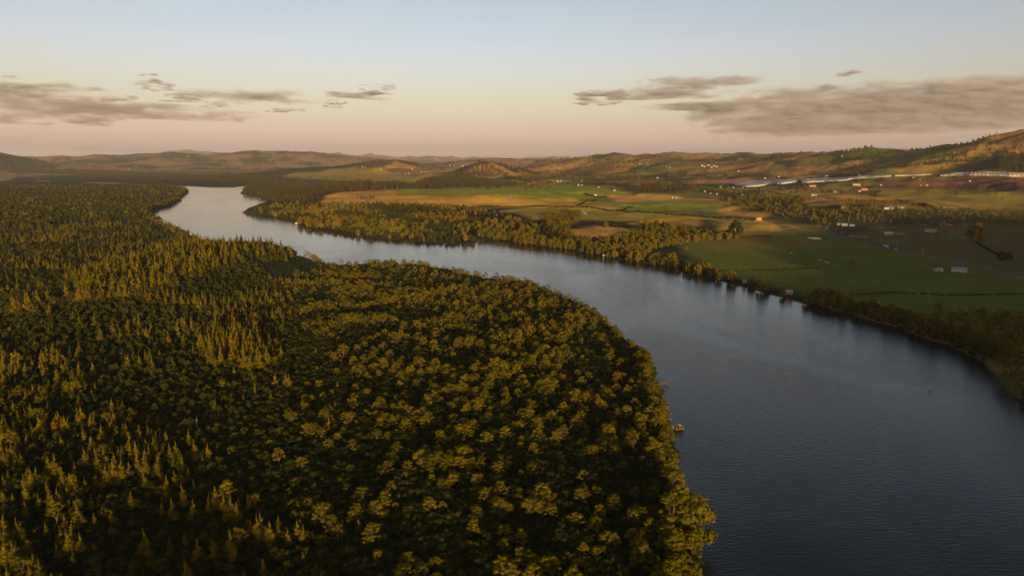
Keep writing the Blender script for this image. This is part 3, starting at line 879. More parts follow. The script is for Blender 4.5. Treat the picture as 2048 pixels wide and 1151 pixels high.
for poly, kind, step, (s0, s1), dens, zone, wet in WOODS_LIST:
    wi += 1
    P = GP(poly)
    xs = [p[0] for p in P]; ys = [p[1] for p in P]
    x, y, r = jitter_grid(min(xs), max(xs), min(ys), max(ys), step, 500 + wi)
    m = in_poly(x, y, P) & (r.random(x.shape) < dens) & view_ok(x, y)
    x, y = x[m], y[m]
    if len(x) == 0: continue
    if wet:
        m = (seg_dist(x, y, creeks[0]) > 20) & (seg_dist(x, y, creeks[1]) > 14)
        x, y = x[m], y[m]
    m = wdist(x, y) < (1.5 if zone in ('peninsula',) else -.5)
    x, y = x[m], y[m]
    n = fbm(x, y, 60, 3, 330 + wi)
    if wet:
        q = (r.random(x.shape) < .5) | (n < .44)
        place('low_tree', x[q], y[q], r.uniform(.6, 1.3, q.sum()), zone, r)
        x, y, n = x[~q], y[~q], n[~q]
    place(kind, x, y, r.uniform(s0, s1, x.shape) * (.7 + .6 * n), zone, r)
# tree lines: (points, kind, spacing, scale range, width, zone)
LINES = [
    ([(1640,312),(1660,309),(1690,306),(1735,305)], 'pine_tree', 12, (.8, 1.1), 25, 'skyline clump'),
    ([(1770,306),(1800,303),(1850,302),(1908,298)], 'pine_tree', 15, (.6, .9), 14, 'skyline row'),
    ([(1212,311),(1225,309),(1240,311)], 'pine_tree', 14, (.8, 1.1), 20, 'skyline clump'),
    ([(706,327),(740,324),(782,322)], 'pine_tree', 14, (.7, .9), 22, 'skyline clump'),
    ([(870,412),(940,420)], 'broadleaf_tree', 9, (.5, .9), 10, 'terrace foot'),
    ([(640,389),(700,380),(780,379)], 'pine_tree', 15, (.5, .9), 12, 'plateau'),
    ([(1850,352),(1900,351),(1990,352),(2060,354)], 'broadleaf_tree', 14, (.5, .7), 8, 'belt'),
    ([(1655,425),(1640,432),(1632,440),(1640,452)], 'bankside_tree', 9, (.6, 1.1), 14, 'roadside'),
]
for i, (pts, kind, sp, (s0, s1), wd_, zone) in enumerate(LINES):
    P = GP(pts); r = np.random.default_rng(700 + i)
    xs, ys = [], []
    for a, b in zip(P[:-1], P[1:]):
        L = math.hypot(b[0]-a[0], b[1]-a[1]); k = max(1, int(L / sp * 1.6))
        t = r.random(k)
        xs.append(a[0]+(b[0]-a[0])*t + r.uniform(-wd_, wd_, k)); ys.append(a[1]+(b[1]-a[1])*t + r.uniform(-wd_, wd_, k))
    x = np.concatenate(xs); y = np.concatenate(ys)
    place(kind, x, y, r.uniform(s0, s1, x.shape), zone, r)
# scattered trees, shelter belts and bush over the far farmland
for step, d0, d1, seed in ((26, 2300, 4200, 61), (42, 4200, 9000, 62)):
    x, y, r = jitter_grid(-d1 * .7, d1 * .75, 500, d1, step, seed)
    d = np.hypot(x, y); a = np.arctan2(x, y)
    m = (d > d0) & (d < d1) & view_ok(x, y) & ((a > -.14) | (d > 6500))
    x, y = x[m], y[m]
    n = fbm(x, y, 260, 4, 63); g = cells(x, y, 300, 200)
    line = ridged(x, y, 420, 2, 64)
    k = ((r.random(x.shape) < .75 * sstep(.56, .64, n)) | ((line > .955) & (r.random(x.shape) < .55)) | (r.random(x.shape) < .012))
    x, y = x[k], y[k]
    k = wdist(x, y) < -5
    x, y = x[k], y[k]
    for poly in ([(1262,369),(1380,361),(1500,355),(1600,355),(1900,343),(2300,340),(2300,400),(1960,384),(1700,378),(1450,376),(1300,373)],):
        k = ~in_poly(x, y, GP(poly)); x, y = x[k], y[k]
    k = r.random(x.shape) < .5
    place('low_tree', x[k], y[k], r.uniform(1.0, 2.0, k.sum()), 'farmland', r)
    place('pine_tree', x[~k], y[~k], r.uniform(.45, .85, (~k).sum()), 'farmland', r)
# riverside trees on the right bank, walked along the waterline
rb = W([(960,476),(1000,480),(1040,488),(1080,492),(1130,498),(1200,512),(1260,522),(1330,533),(1370,543),(1430,560),(1500,577),(1560,593),(1600,604),(1680,624),(1780,650),(1850,676),(1900,692),(1960,722)], 0)
r = np.random.default_rng(801)
L_ = [0]
for a, b in zip(rb[:-1], rb[1:]): L_.append(L_[-1] + math.hypot(b[0]-a[0], b[1]-a[1]))
tot = L_[-1]
gap_px = [(1352,1362),(1426,1436),(1468,1482),(1535,1552),(1570,1600)]
xs, ys, ss, kk = [], [], [], []
s_ = 0
while s_ < tot:
    i = max(k for k in range(len(L_)-1) if L_[k] <= s_); t = (s_ - L_[i]) / (L_[i+1] - L_[i])
    a, b = rb[i], rb[i+1]
    x = a[0]+(b[0]-a[0])*t; y = a[1]+(b[1]-a[1])*t
    nx, ny = -(b[1]-a[1]), (b[0]-a[0]); q = math.hypot(nx, ny); nx /= q; ny /= q
    px, _ = to_px(np.float64(x), np.float64(y), 0.0)
    rows = 4 if px < 1330 else (2 if px < 1600 else 3)
    prob = 1 if px < 1330 else (.72 if px < 1440 else (.42 if px < 1600 else .85))
    if any(g0 < px < g1 for g0, g1 in gap_px): prob = 0.0
    for k in range(rows):
        if r.random() < prob:
            o = 1.0 + k * 6.0 + r.uniform(-2, 2)
            xs.append(x + nx*o + r.uniform(-1, 1)); ys.append(y + ny*o + r.uniform(-1, 1)); ss.append(r.uniform(.65, 1.35)); kk.append(k)
    s_ += r.uniform(3.5, 7.0)
xs = np.array(xs); ys = np.array(ys); ss = np.array(ss)
# make sure they stand on land (flip to the other side of the line if needed)
place('bankside_tree', xs, ys, ss, 'right bank', r)
print('placed', sum(len(p[1]) for p in PLACED), 'shrubs', sum(len(s[0]) for s in SHR))

# low growth under the bank trees and in the peninsula wood
x = np.repeat(xs, 3) + r.uniform(-4, 4, 3*len(xs)); y = np.repeat(ys, 3) + r.uniform(-4, 4, 3*len(xs))
k = (wdist(x, y) < 0) & (r.random(x.shape) < .7); x, y = x[k], y[k]
SHR.append((x, y, zi(x, y) - .2, r.uniform(.6, 1.5, x.shape), r.uniform(0, 6.28, x.shape)))
# ------------------------------------------------------------------ build: the 300 largest of each kind on their own, the rest as one mass of that kind
H0 = {'low_tree': 6.5, 'broadleaf_tree': 11.0, 'conifer': 12.0, 'bankside_tree': 9.0, 'pine_tree': 20.0}
HAND = {}   # hand placed trees count towards each kind's individuals
def instancer(name, meshes, x, y, z, s, rot, idx, label, cat):
    pc = bpy.data.collections.new(name + '_kit')
    kit = []
    for k, me_ in enumerate(meshes):
        o = bpy.data.objects.new('%s_kit_%02d' % (name, k), me_)
        pc.objects.link(o); kit.append(o)
    P = bpy.data.meshes.new(name)
    P.vertices.add(len(x)); P.vertices.foreach_set('co', np.stack([x, y, z], -1).astype(np.float32).ravel())
    for nm, ty, arr in (('s', 'FLOAT', s), ('rot', 'FLOAT', rot), ('idx', 'INT', idx)):
        at_ = P.attributes.new(nm, ty, 'POINT'); at_.data.foreach_set('value', np.asarray(arr, np.int32 if ty == 'INT' else np.float32))
    o = bpy.data.objects.new(name, P); col.objects.link(o)
    g = bpy.data.node_groups.new(name, 'GeometryNodeTree')
    g.interface.new_socket('Geometry', in_out='INPUT', socket_type='NodeSocketGeometry')
    g.interface.new_socket('Geometry', in_out='OUTPUT', socket_type='NodeSocketGeometry')
    N, L = g.nodes, g.links
    gi = N.new('NodeGroupInput'); go = N.new('NodeGroupOutput')
    ci = N.new('GeometryNodeCollectionInfo'); ci.inputs['Collection'].default_value = pc
    ci.inputs['Separate Children'].default_value = True; ci.inputs['Reset Children'].default_value = True
    ip = N.new('GeometryNodeInstanceOnPoints'); ip.inputs['Pick Instance'].default_value = True
    def na(nm, ty):
        a = N.new('GeometryNodeInputNamedAttribute'); a.data_type = ty; a.inputs['Name'].default_value = nm
        return a.outputs['Attribute']
    cx = N.new('ShaderNodeCombineXYZ'); L.new(na('rot', 'FLOAT'), cx.inputs['Z'])
    L.new(gi.outputs[0], ip.inputs['Points']); L.new(ci.outputs[0], ip.inputs['Instance'])
    L.new(na('idx', 'INT'), ip.inputs['Instance Index']); L.new(cx.outputs[0], ip.inputs['Rotation']); L.new(na('s', 'FLOAT'), ip.inputs['Scale'])
    L.new(ip.outputs[0], go.inputs[0])
    md = o.modifiers.new('scatter', 'NODES'); md.node_group = g
    tag(o, label, cat, None, 'stuff')
    return o

def tree_object(kind, me_set, x, y, z, s, rot, label, cat, group, part=('crown', 'trunk')):
    e = empty(kind, (x, y, z), rot); e.scale = (s, s, s)
    tag(e, label, cat, group)
    for nm, me_ in zip(part, me_set[:2]):
        c = bpy.data.objects.new(nm, me_); c.parent = e; col.objects.link(c)
    return e
ZONE_WORDS = {
    'canopy': ('tree', 'of the left bank forest'), 'far canopy': ('tree', 'of the distant left bank forest'), 'water edge': ('tree', 'at the water edge of the left forest'),
    'lower bank': ('tree', 'in the shaded wood on the right bank'), 'swamp': ('tree', 'of the left swamp'), 'mound': ('tree', 'on the forested mound by the river bend'),
    'right bank': ('tree', 'in the row along the right river bank'), 'peninsula': ('tree', 'in the dense peninsula wood'), 'dark grove': ('tree', 'in the tall grove on the right hillside'),
    'upper bank': ('tree', 'in the wood on the upper river bank'), 'gully': ('tree', 'in the gully beside the green paddock'), 'terrace foot': ('tree', 'at the foot of the sunlit terrace'),
    'scrub valley': ('tree', 'in the scrubby valley behind the road'), 'plateau': ('tree', 'behind the terrace fields'), 'wooded mound': ('tree', 'on the wooded knoll behind the terrace'),
    'valley': ('tree', 'in the wooded valley behind the terrace'), 'roadside': ('tree', 'beside the road'), 'slope clump': ('tree', 'in the clump on the tawny slope'),
    'skyline clump': ('tree', 'in a clump on the skyline'), 'skyline row': ('tree', 'in the row along the skyline'), 'cone hill': ('tree', 'on the cone shaped hill'),
    'hillside grove': ('tree', 'in the grove above the white netting'), 'belt': ('tree', 'in the belt beside the white netting'), 'far slope': ('tree', 'on the far slopes'), 'farmland': ('tree', 'among the far farmland')}
LOOK = {'broadleaf_tree': 'spreading olive gold', 'conifer': 'slender pointed', 'bankside_tree': 'round crowned', 'pine_tree': 'tall brown green', 'low_tree': 'low dark green'}
def lab(kind, zone, px, py, s):
    size = 'small' if s < .7 else ('large' if s > 1.05 else 'medium')
    wd_, where = ZONE_WORDS.get(zone, ('tree', 'in the distance'))
    row = 'bottom' if py > 950 else ('lower' if py > 760 else ('middle' if py > 560 else 'upper'))
    c = ['far left', 'left', 'centre left', 'centre', 'centre right', 'right', 'far right'][int(min(max(px, 0), 2047) / 293)]
    return '%s %s tree %s, %s %s' % (size, LOOK[kind], where, row, c), '%s trees %s' % (LOOK[kind], where)
STUFF_LAB = {'low_tree': 'massed low dark trees filling the swamp forest', 'broadleaf_tree': 'massed broadleaf canopy of the swamp forest fading into the distance', 'conifer': 'massed pointed conifers of the left swamp',
             'bankside_tree': 'massed round trees of the peninsula and valley scrub', 'pine_tree': 'massed tall woods on the distant slopes'}
N_IND = {'low_tree': 290, 'broadleaf_tree': 290, 'conifer': 300, 'bankside_tree': 290, 'pine_tree': 290}
for kind in KINDS:
    sets = [p for p in PLACED if p[0] == kind]
    x = np.concatenate([p[1] for p in sets]); y = np.concatenate([p[2] for p in sets]); z = np.concatenate([p[3] for p in sets])
    s = np.concatenate([p[4] for p in sets]); ro = np.concatenate([p[5] for p in sets]); zn = sum([[p[6]] * len(p[1]) for p in sets], [])
    d = np.hypot(x, y)
    px, py = to_px(x, y, z + H0[kind] * s * .6)
    inside = (px > 5) & (px < 2043) & (py > 0) & (py < 1146) & (y > 0)
    size = np.where(inside, H0[kind] * s / d, 0)
    order = np.argsort(-size)[:N_IND[kind]]
    ind = np.zeros(len(x), bool); ind[order] = True
    var = rng.integers(0, 5, len(x))
    for i in order:
        lb, gr = lab(kind, zn[i], px[i], py[i], s[i])
        lod = 0 if d[i] < 650 else (1 if d[i] < 1800 else 2)
        tree_object(kind, KINDS[kind][lod][var[i]], x[i], y[i], z[i], s[i], ro[i], lb, 'tree', gr)
    lod = np.where(d < 420, 0, np.where(d < 1400, 1, 2))
    meshes = [v[2] for L in KINDS[kind] for v in L]
    k = ~ind
    instancer({'low_tree': 'dark_forest', 'broadleaf_tree': 'broadleaf_canopy', 'conifer': 'conifer_swamp', 'bankside_tree': 'peninsula_woods', 'pine_tree': 'distant_woods'}[kind],
              meshes, x[k], y[k], z[k], s[k], ro[k], (lod * 5 + var)[k], STUFF_LAB[kind], 'woods')
x, y, z, s, ro = [np.concatenate([q[i] for q in SHR]) for i in range(5)]
lod = np.where(np.hypot(x, y) < 380, 0, 1)
instancer('undergrowth', SHRUBS[0] + SHRUBS[1], x, y, z, s, ro, lod * 4 + rng.integers(0, 4, len(x)), 'dark green undergrowth between the swamp trees', 'undergrowth')
# ------------------------------------------------------------------ roads and tracks
def strip(name, pts, width, mat, lift, label, step=12):
    P = GP(pts)
    Q = []
    for a, b in zip(P[:-1], P[1:]):
        L = math.hypot(b[0]-a[0], b[1]-a[1]); k = max(1, int(L/step))
        for i in range(k): Q.append((a[0]+(b[0]-a[0])*i/k, a[1]+(b[1]-a[1])*i/k))
    Q.append(P[-1])
    Q = np.array(Q)
    for _ in range(6):
        Q[1:-1] = (Q[:-2] + Q[1:-1]*2 + Q[2:]) / 4
    T = np.gradient(Q, axis=0); T /= np.linalg.norm(T, axis=1)[:, None]
    Nn = np.stack([-T[:, 1], T[:, 0]], 1)
    V = []
    offs = (-.5, -.17, .17, .5)
    for o_ in offs:
        p = Q + Nn * width * o_
        V.append(np.column_stack([p, zi(p[:, 0], p[:, 1]) + lift]))
    n_ = len(Q)
    V = np.concatenate(V)
    F = [(c*n_+i, c*n_+i+1, (c+1)*n_+i+1, (c+1)*n_+i) for c in range(3) for i in range(n_-1)]
    o = mesh_obj(name, V, F, mat, smooth=True)
    tag(o, label, None, None, 'structure')
    return Q
M_ROAD = simple_mat('asphalt', (0.050, 0.050, 0.058), .85, .15, .3)
M_TRACK = simple_mat('pale_track', (0.22, 0.17, 0.11), .95, .2, .3)
ROAD = strip('road', [(1632,436),(1640,446),(1652,458),(1664,467),(1684,476),(1714,484),(1760,493),(1800,503),(1860,516),(1930,531),(2000,549),(2048,563),(2200,608),(2500,700)], 7.5, M_ROAD, .35, 'grey country road running across the paddocks')
strip('farm_track', [(1545,464),(1560,459),(1580,458),(1600,452),(1640,449)], 4, M_TRACK, .3, 'pale farm track beside the stream')
strip('farm_track', [(1203,372),(1208,378),(1206,386),(1192,396)], 4, M_TRACK, .3, 'farm track curving down the terrace')
strip('farm_track', [(1290,423),(1380,432),(1440,437),(1500,440)], 4, M_TRACK, .3, 'pale farm track along the terrace ditch')

# ------------------------------------------------------------------ farm buildings
def pm(name, c, rough=.6, noise=.06): return simple_mat(name, c, rough, noise, 1.2)
MW = pm('white_paint', (.38, .375, .37)); MCR = pm('cream_paint', (.33, .28, .20)); MPK = pm('pink_board', (.55, .32, .24)); MGR = pm('grey_board', (.36, .36, .38))
MOR = pm('orange_board', (.50, .26, .10)); MRED = pm('red_iron', (.28, .08, .05), .5); MBLU = pm('blue_grey_iron', (.20, .24, .32), .45); MROOF = pm('pale_iron', (.36, .38, .42), .5)
MDK = pm('dark_iron', (.10, .10, .11), .5); MBR = pm('brown_board', (.20, .12, .07)); MDOOR = pm('door_paint', (.16, .10, .07)); MYEL = pm('straw_wrap', (.66, .58, .34))
m_glass, n, l = node_mat('window_glass'); b = n['Principled BSDF']; b.inputs['Base Color'].default_value = (.03, .035, .045, 1); b.inputs['Roughness'].default_value = .08
def house(px, py, wpx, label, wall=MW, roofm=MBLU, h=2.8, dep=.55, rz=None, name='farm_house', cat='house', pitch=.32, chim=True, doors=True, off=0.0, legs=0.0):
    x, y, z = hit(px, py)
    d = math.hypot(x, y); w = max(wpx * d / FPX, 2.4)
    if rz is None: rz = -math.atan2(x, y) + rng.uniform(-.35, .35)
    e = empty(name, (x, y, z + off), rz)
    tag(e, label, cat)
    D = w * dep; W2 = w / 2; D2 = D / 2; rh = D * pitch
    base = -1.2 if legs == 0 else legs
    top = h + (legs if legs else 0)
    if legs:
        for sx_ in (-1, 1):
            for sy_ in (-1, 1):
                MB().tube([(sx_*W2*.85, sy_*D2*.85, -2.5), (sx_*W2*.85, sy_*D2*.85, legs+.05)], [.12, .12], 6).build('pile', MBR, e)
        MB().box(-W2*1.15, W2*1.15, -D2*1.35, D2*1.15, legs-.12, legs-.003).build('deck', MBR, e)
    wb_ = MB().box(-W2, W2, -D2, D2, base, top)
    wb_.add([(-W2,-D2,top),(-W2,D2,top),(-W2,0,top+rh),(W2,-D2,top),(W2,D2,top),(W2,0,top+rh)], [(0,1,2)[::-1],(3,4,5),(0,3,5,2),(1,2,5,4)])
    wb_.build('wall', wall, e)
    ov = .35; t = .12
    sl = rh / D2
    rv = [(-W2-ov,-D2-ov,top-ov*sl+.02),(W2+ov,-D2-ov,top-ov*sl+.02),(W2+ov,0,top+rh+.02),(-W2-ov,0,top+rh+.02),(W2+ov,D2+ov,top-ov*sl+.02),(-W2-ov,D2+ov,top-ov*sl+.02)]
    rv2 = [(a, b_, c+t) for a, b_, c in rv]
    rb_ = MB().add(rv + rv2, [(3,2,1,0),(5,4,2,3),(6,7,8,9),(9,8,10,11),(0,1,7,6),(4,5,11,10),(1,2,8,7),(2,4,10,8),(3,0,6,9),(5,3,9,11)])
    ro_ = rb_.build('roof', roofm, e)
    if chim: MB().box(W2*.35, W2*.35+.8, D2*.15, D2*.15+.8, top+rh*.4, top+rh+.9).build('chimney', MPK, ro_)
    if doors:
        MB().box(-.45, .45, -D2-.05, -D2-.003, (legs or 0)+.05, (legs or 0)+2.05).build('door', MDOOR, e)
        for q in ((-.62, .62) if w < 9 else (-.72, -.38, .38, .72)):
            cx_ = q * W2; ww = min(.8, w*.09)
            fr = MB().box(cx_-ww-.08, cx_+ww+.08, -D2-.04, -D2-.003, (legs or 0)+.85, (legs or 0)+2.05).build('window', MW if wall is not MW else MGR, e)
            MB().box(cx_-ww, cx_+ww, -D2-.06, -D2-.043, (legs or 0)+.93, (legs or 0)+1.97).build('pane', m_glass, fr)
    return e
house(1918, 543, 22, 'white low house with blue grey roof beside the road bend', MW, MBLU, 3.0, .45, rz=-.55)
house(1880, 542, 8, 'small white shed in the paddock left of the white roadside house', MW, MROOF, 2.2, .7, name='shed', cat='shed', chim=False)
house(1871, 542, 5, 'tiny grey lean-to beside the small white paddock shed', MGR, MROOF, 1.8, .7, name='shed', cat='shed', chim=False)
house(1777, 470, 13, 'cream cottage with pale roof among the dark trees above the road', MCR, MROOF, 3.0, .6, rz=-.5)
house(1798, 470, 15, 'long red roofed shed right of the cream cottage', MRED, MRED, 2.4, .5, name='shed', cat='shed', chim=False)
house(1861, 464, 16, 'white house with arched porch on the rise left of the leaning tree', MW, MBLU, 3.0, .4)
house(1687, 418, 8, 'small cream house alone on the scrubby slope', MCR, MCR, 3.2, .7, rz=-.45)
house(1778, 418, 17, 'long white villa with dark roof on the scrub slope', MW, MDK, 3.0, .35)
house(1802, 418, 9, 'cream cottage right of the long white villa', MCR, MCR, 2.8, .5)
house(1713, 371, 12, 'long cream packing shed on the grassy ridge', MCR, MCR, 4.0, .4, name='shed', cat='shed', chim=False, rz=-.5)
house(1729, 380, 10, 'orange barn with dark doorway on the grassy ridge', MOR, MRED, 3.6, .6, name='barn', cat='barn', chim=False)
house(1719, 383, 4, 'small white shed left of the orange barn', MW, MW, 2.2, .8, name='shed', cat='shed', chim=False)
house(1672, 385, 7, 'white cottage left of the grassy ridge barn', MW, MPK, 3.2, .7)
house(1625, 391, 4, 'small white cottage in the tawny hollow, left one of two', MW, MROOF, 2.5, .7, chim=False)
house(1631, 391, 3.5, 'small white cottage in the tawny hollow, right one of two', MW, MROOF, 2.5, .7, chim=False)
house(1625, 374, 11, 'pink roofed farmhouse below the white netting', MCR, MPK, 3, .5)
house(1678, 450, 5, 'white garden shed at the foot of the dark slope', MW, MW, 2.4, .7, name='shed', cat='shed', chim=False)
house(1689, 451, 9, 'pale low workshop between shed and glasshouse', MW, MROOF, 2.2, .5, name='shed', cat='shed', chim=False)
house(1704, 452, 8, 'long narrow glasshouse right of the low workshop', MROOF, MROOF, 2.0, .4, name='glasshouse', cat='glasshouse', chim=False)
house(1518, 440, 9, 'sunlit orange cottage with white gable on the terrace edge', MOR, MW, 3.0, .55, rz=-.3)
house(1484, 391, 3, 'tiny white shed near the terrace scrub', MW, MW, 2.2, .8, name='shed', cat='shed', chim=False)
for i, (px, py, wp, lb) in enumerate([(1404,332,5,'first white house of the hill village from the left'),(1409,334,4,'low white house in the hill village'),(1417,331,5,'white house with grey roof in the hill village'),
        (1423,335,5,'cream house in front in the hill village'),(1428,332,4,'small white house in the middle of the hill village'),(1433,334,5,'last white house of the hill village on the right')]):
    house(px, py, wp * .8, lb, MW if i != 3 else MCR, MROOF, 3, .7)
for px, py, wp, lb, wa, ro_ in [
    (1280,329,6,'white house on the tawny ridge crest',MW,MW),(1296,330,4,'small house right of the ridge crest house',MCR,MPK),(1333,334,5,'small white house below the ridge woods',MW,MROOF),(1340,336,4,'grey roofed shed by the ridge woods',MGR,MROOF),
    (1315,356,6,'white house beside the ploughed strip',MW,MROOF),(1115,363,6,'bright white house in the valley trees, left of a pair',MW,MW),(1121,362.5,4,'bright white house in the valley trees, right of a pair',MW,MW),
    (1163,362,4,'small white house among valley trees',MW,MW),(1157,371,6,'pink cottage on the far rim of the terrace',MCR,MPK),(1164,371,4,'low shed beside the pink rim cottage',MGR,MROOF),
    (1197,375.5,5,'cream house at the top of the terrace track',MCR,MPK),(1229,382,7,'cream house with red roof on the tawny terrace',MCR,MPK),(1191,391,8,'white house in the middle of the terrace fields',MW,MW),
    (1345,396,5,'white farm shed at the dry terrace end, left',MW,MROOF),(1352,396.5,5,'white farm shed at the dry terrace end, right',MW,MDK),
    (725,334,4,'white farmhouse on the distant green slope, left',MW,MROOF),(731,334.5,3,'white farmhouse on the distant green slope, right',MW,MROOF),(761,339,5,'cream farmhouse below the orange knob hill',MCR,MCR),
    (812,347.5,4,'white farm shed on the far flats',MW,MW),(818,347,5,'bright white farm shed on the far flats',MW,MW),(824,338,4,'white house right of the orange knob hill',MW,MW),
    (843,344,4,'white house in a row of three on the far flats, left',MW,MW),(850,344,3,'white house in a row of three on the far flats, middle',MW,MW),(857,343,3,'white house in a row of three on the far flats, right',MW,MW),
    (1027,361,5,'white house at the edge of the pine trunks',MW,MROOF),(230,336,3,'white dot of a house on the far left plain',MW,MW),(273,332,4,'cream house on the far left plain',MCR,MW),(258,338,4,'low house on the far left plain',MW,MW),
    (83,314,4,'bright white house high on the far left range',MW,MW),(900,331,5,'long white sheds on the far purple slope',MW,MW),(908,330,4,'white house on the far purple slope',MW,MW),(925,332,7,'long pale shed on the far purple slope',MW,MROOF),
    (1410,384,5,'white house at the west end of the netting',MW,MROOF),(1421,387.5,4,'white cottage in the hamlet by the netting',MW,MW),(1434,388.5,4,'white shed in the hamlet by the netting',MW,MROOF),
    (1441,375,7,'red roofed house below the netting corner',MW,MRED),(1467,376,6,'bright cream house below the netting corner',MCR,MW),(1486,376,4,'small cream house under the netting edge',MCR,MW),
    (1530,357,6,'cream house on the ploughed strip',MCR,MROOF),(1558,354.5,6,'bright white house right of the ploughed strip',MW,MW),(1477,342.5,6,'white house above the ploughed strip',MW,MROOF),
    (1472,327.5,6,'white house on the far green slope',MW,MROOF),(1654,353,9,'long white shed behind the long middle netting',MW,MROOF),(1719,351,4,'white cottage below the hillside grove',MW,MW),
    (1827,355.5,6,'white shed among dark trees by the netting',MW,MW),(1840,359,4,'small cream hut on the red soil',MCR,MCR),(1842,371.5,3,'white hut at the red field edge',MW,MW),(1854,371.5,6,'long white hut at the red field edge',MW,MW),
    (1940,363,5,'cream implement shed on the red soil',MCR,MW),(1762,371,6,'pale cottage on the red field edge',MCR,MROOF),(1684,313,4,'white house below the skyline clump',MW,MW)]:
    house(px, py, wp * .55, lb, wa, ro_, 2.6, .65, chim=False)
# riverside huts on piles
def wet(px, py, wp, lb, wall, roofm, name='boat_shed', cat='boat shed', h=2.0):
    return house(px, py, wp, lb, wall, roofm, h, .7, rz=-math.atan2(px-1024, FPX)*1.0 - .2, name=name, cat=cat, chim=False, legs=.9)
wet(1578, 589, 12, 'pink boat shed with pale roof on the right bank', MPK, MROOF)
wet(1344, 530, 5, 'narrow white hut in a gap of the right bank trees', MW, MROOF, h=2.6)
wet(1208, 514, 4, 'bright white hut at the water below the round trees', MW, MW)
wet(1194, 508, 5, 'ochre hut half hidden in the bank trees', MOR, MCR)
wet(1489, 567, 7, 'grey hut with pale roof beside a rusty tree', MGR, MROOF)
wet(594, 449, 6, 'white hut on the tip of the lower peninsula', MW, MW)
wet(1752, 612, 8, 'white hut roof showing among the lower bank trees', MW, MW)

# long pale silage stack
x, y, z = hit(1627, 477); d = math.hypot(x, y); L = 27 * d / FPX
sg = MB(); nseg = 14
for i in range(nseg + 1):
    t = i / nseg; X = (t - .5) * L; k = min(1, 4 * min(t, 1 - t) + .25)
    for j in range(7):
        a = math.pi * j / 6
        sg.V.append((X, -2.6 * k * math.cos(a), 2.2 * k * math.sin(a) - .3))
for i in range(nseg):
    for j in range(6):
        sg.F.append((i*7+j, i*7+j+1, (i+1)*7+j+1, (i+1)*7+j))
sg.F.append(tuple(range(7))[::-1]); sg.F.append(tuple(nseg*7+k for k in range(7)))
o = sg.build('silage_stack', MYEL, None, True); o.location = (x, y, z); o.rotation_euler[2] = -math.atan2(x, y)
tag(o, 'long low pale yellow silage stack in the green paddock', 'silage stack')

# ------------------------------------------------------------------ white orchard netting
def netting(up, lo, hgt, label, mat, wall_mat):
    k = 60
    def resample(pts):
        pts = np.array(pts, float); t = np.linspace(0, len(pts)-1, k); i = np.minimum(t.astype(int), len(pts)-2); f = (t-i)[:, None]
        return pts[i]*(1-f) + pts[i+1]*f
    U = resample(up); Lw = resample(lo)
    A = np.array([hit(*p)[:2] for p in U]); B = np.array([hit(*p)[:2] for p in Lw])
    e = empty('orchard_netting', (float(B[0, 0]), float(B[0, 1]), 0))
    tag(e, label, 'netting')
    m_ = 9; V = []; F = []
    for j in range(m_):
        f = j / (m_-1); P = B*(1-f) + A*f
        zz = zi(P[:, 0], P[:, 1]) + hgt + (np.arange(k) % 2) * .9
        V.append(np.column_stack([P, zz]) - np.array([B[0, 0], B[0, 1], 0]))
    V = np.concatenate(V)
    for j in range(m_-1):
        for i in range(k-1): F.append((j*k+i, j*k+i+1, (j+1)*k+i+1, (j+1)*k+i))
    mesh_obj('net_cover', V, F, mat, e)
    Vw = []; 
    top_ = V[:k]; bot = top_.copy(); bot[:, 2] -= hgt + 1.5
    mesh_obj('side_net', np.concatenate([top_ - [0, 0, .004], bot]), [(i, i+1, k+i+1, k+i) for i in range(k-1)], wall_mat, e)
    pb = MB()
    for i in range(0, k, 6):
        p = V[i]; pb = MB().tube([(p[0], p[1]-.4, p[2]-hgt-1), (p[0], p[1]-.4, p[2]+.1)], [.15, .12], 5); pb.build('post', MBR, e)
    return e
M_NET = simple_mat('white_net', (.34, .31, .30), .8, .08, .05); M_NET_SHADE = simple_mat('shade_toned_net', (.27, .28, .32), .8, .06, .05)  # bluish copy of the net paints the flat cover as shaded
netting([(1455,368.5),(1490,364.2),(1525,362),(1595,360)], [(1470,371.5),(1493,374),(1514,373),(1546,368.5),(1570,367.5),(1595,363.5)], 4.5, 'pinkish white orchard netting over sloping rows, left end', M_NET, M_NET)
netting([(1596,360),(1650,357.5),(1700,355),(1782,351)], [(1604,366),(1650,363),(1692,361),(1702,358.5),(1782,353)], 3, 'long white orchard netting toned bluish as shaded, in the middle', M_NET_SHADE, M_NET)
netting([(1790,351),(1830,350),(1864,348.5)], [(1790,352.5),(1830,351.5),(1864,349.8)], 2.5, 'thin strip of pale netting between the larger ones', M_NET, M_NET)
netting([(1880,350),(1930,346),(1980,345.5),(2050,348),(2200,352)], [(1880,352),(1920,351),(1985,351),(2050,354),(2200,360)], 3, 'white orchard netting below the dark grove', M_NET, M_NET)

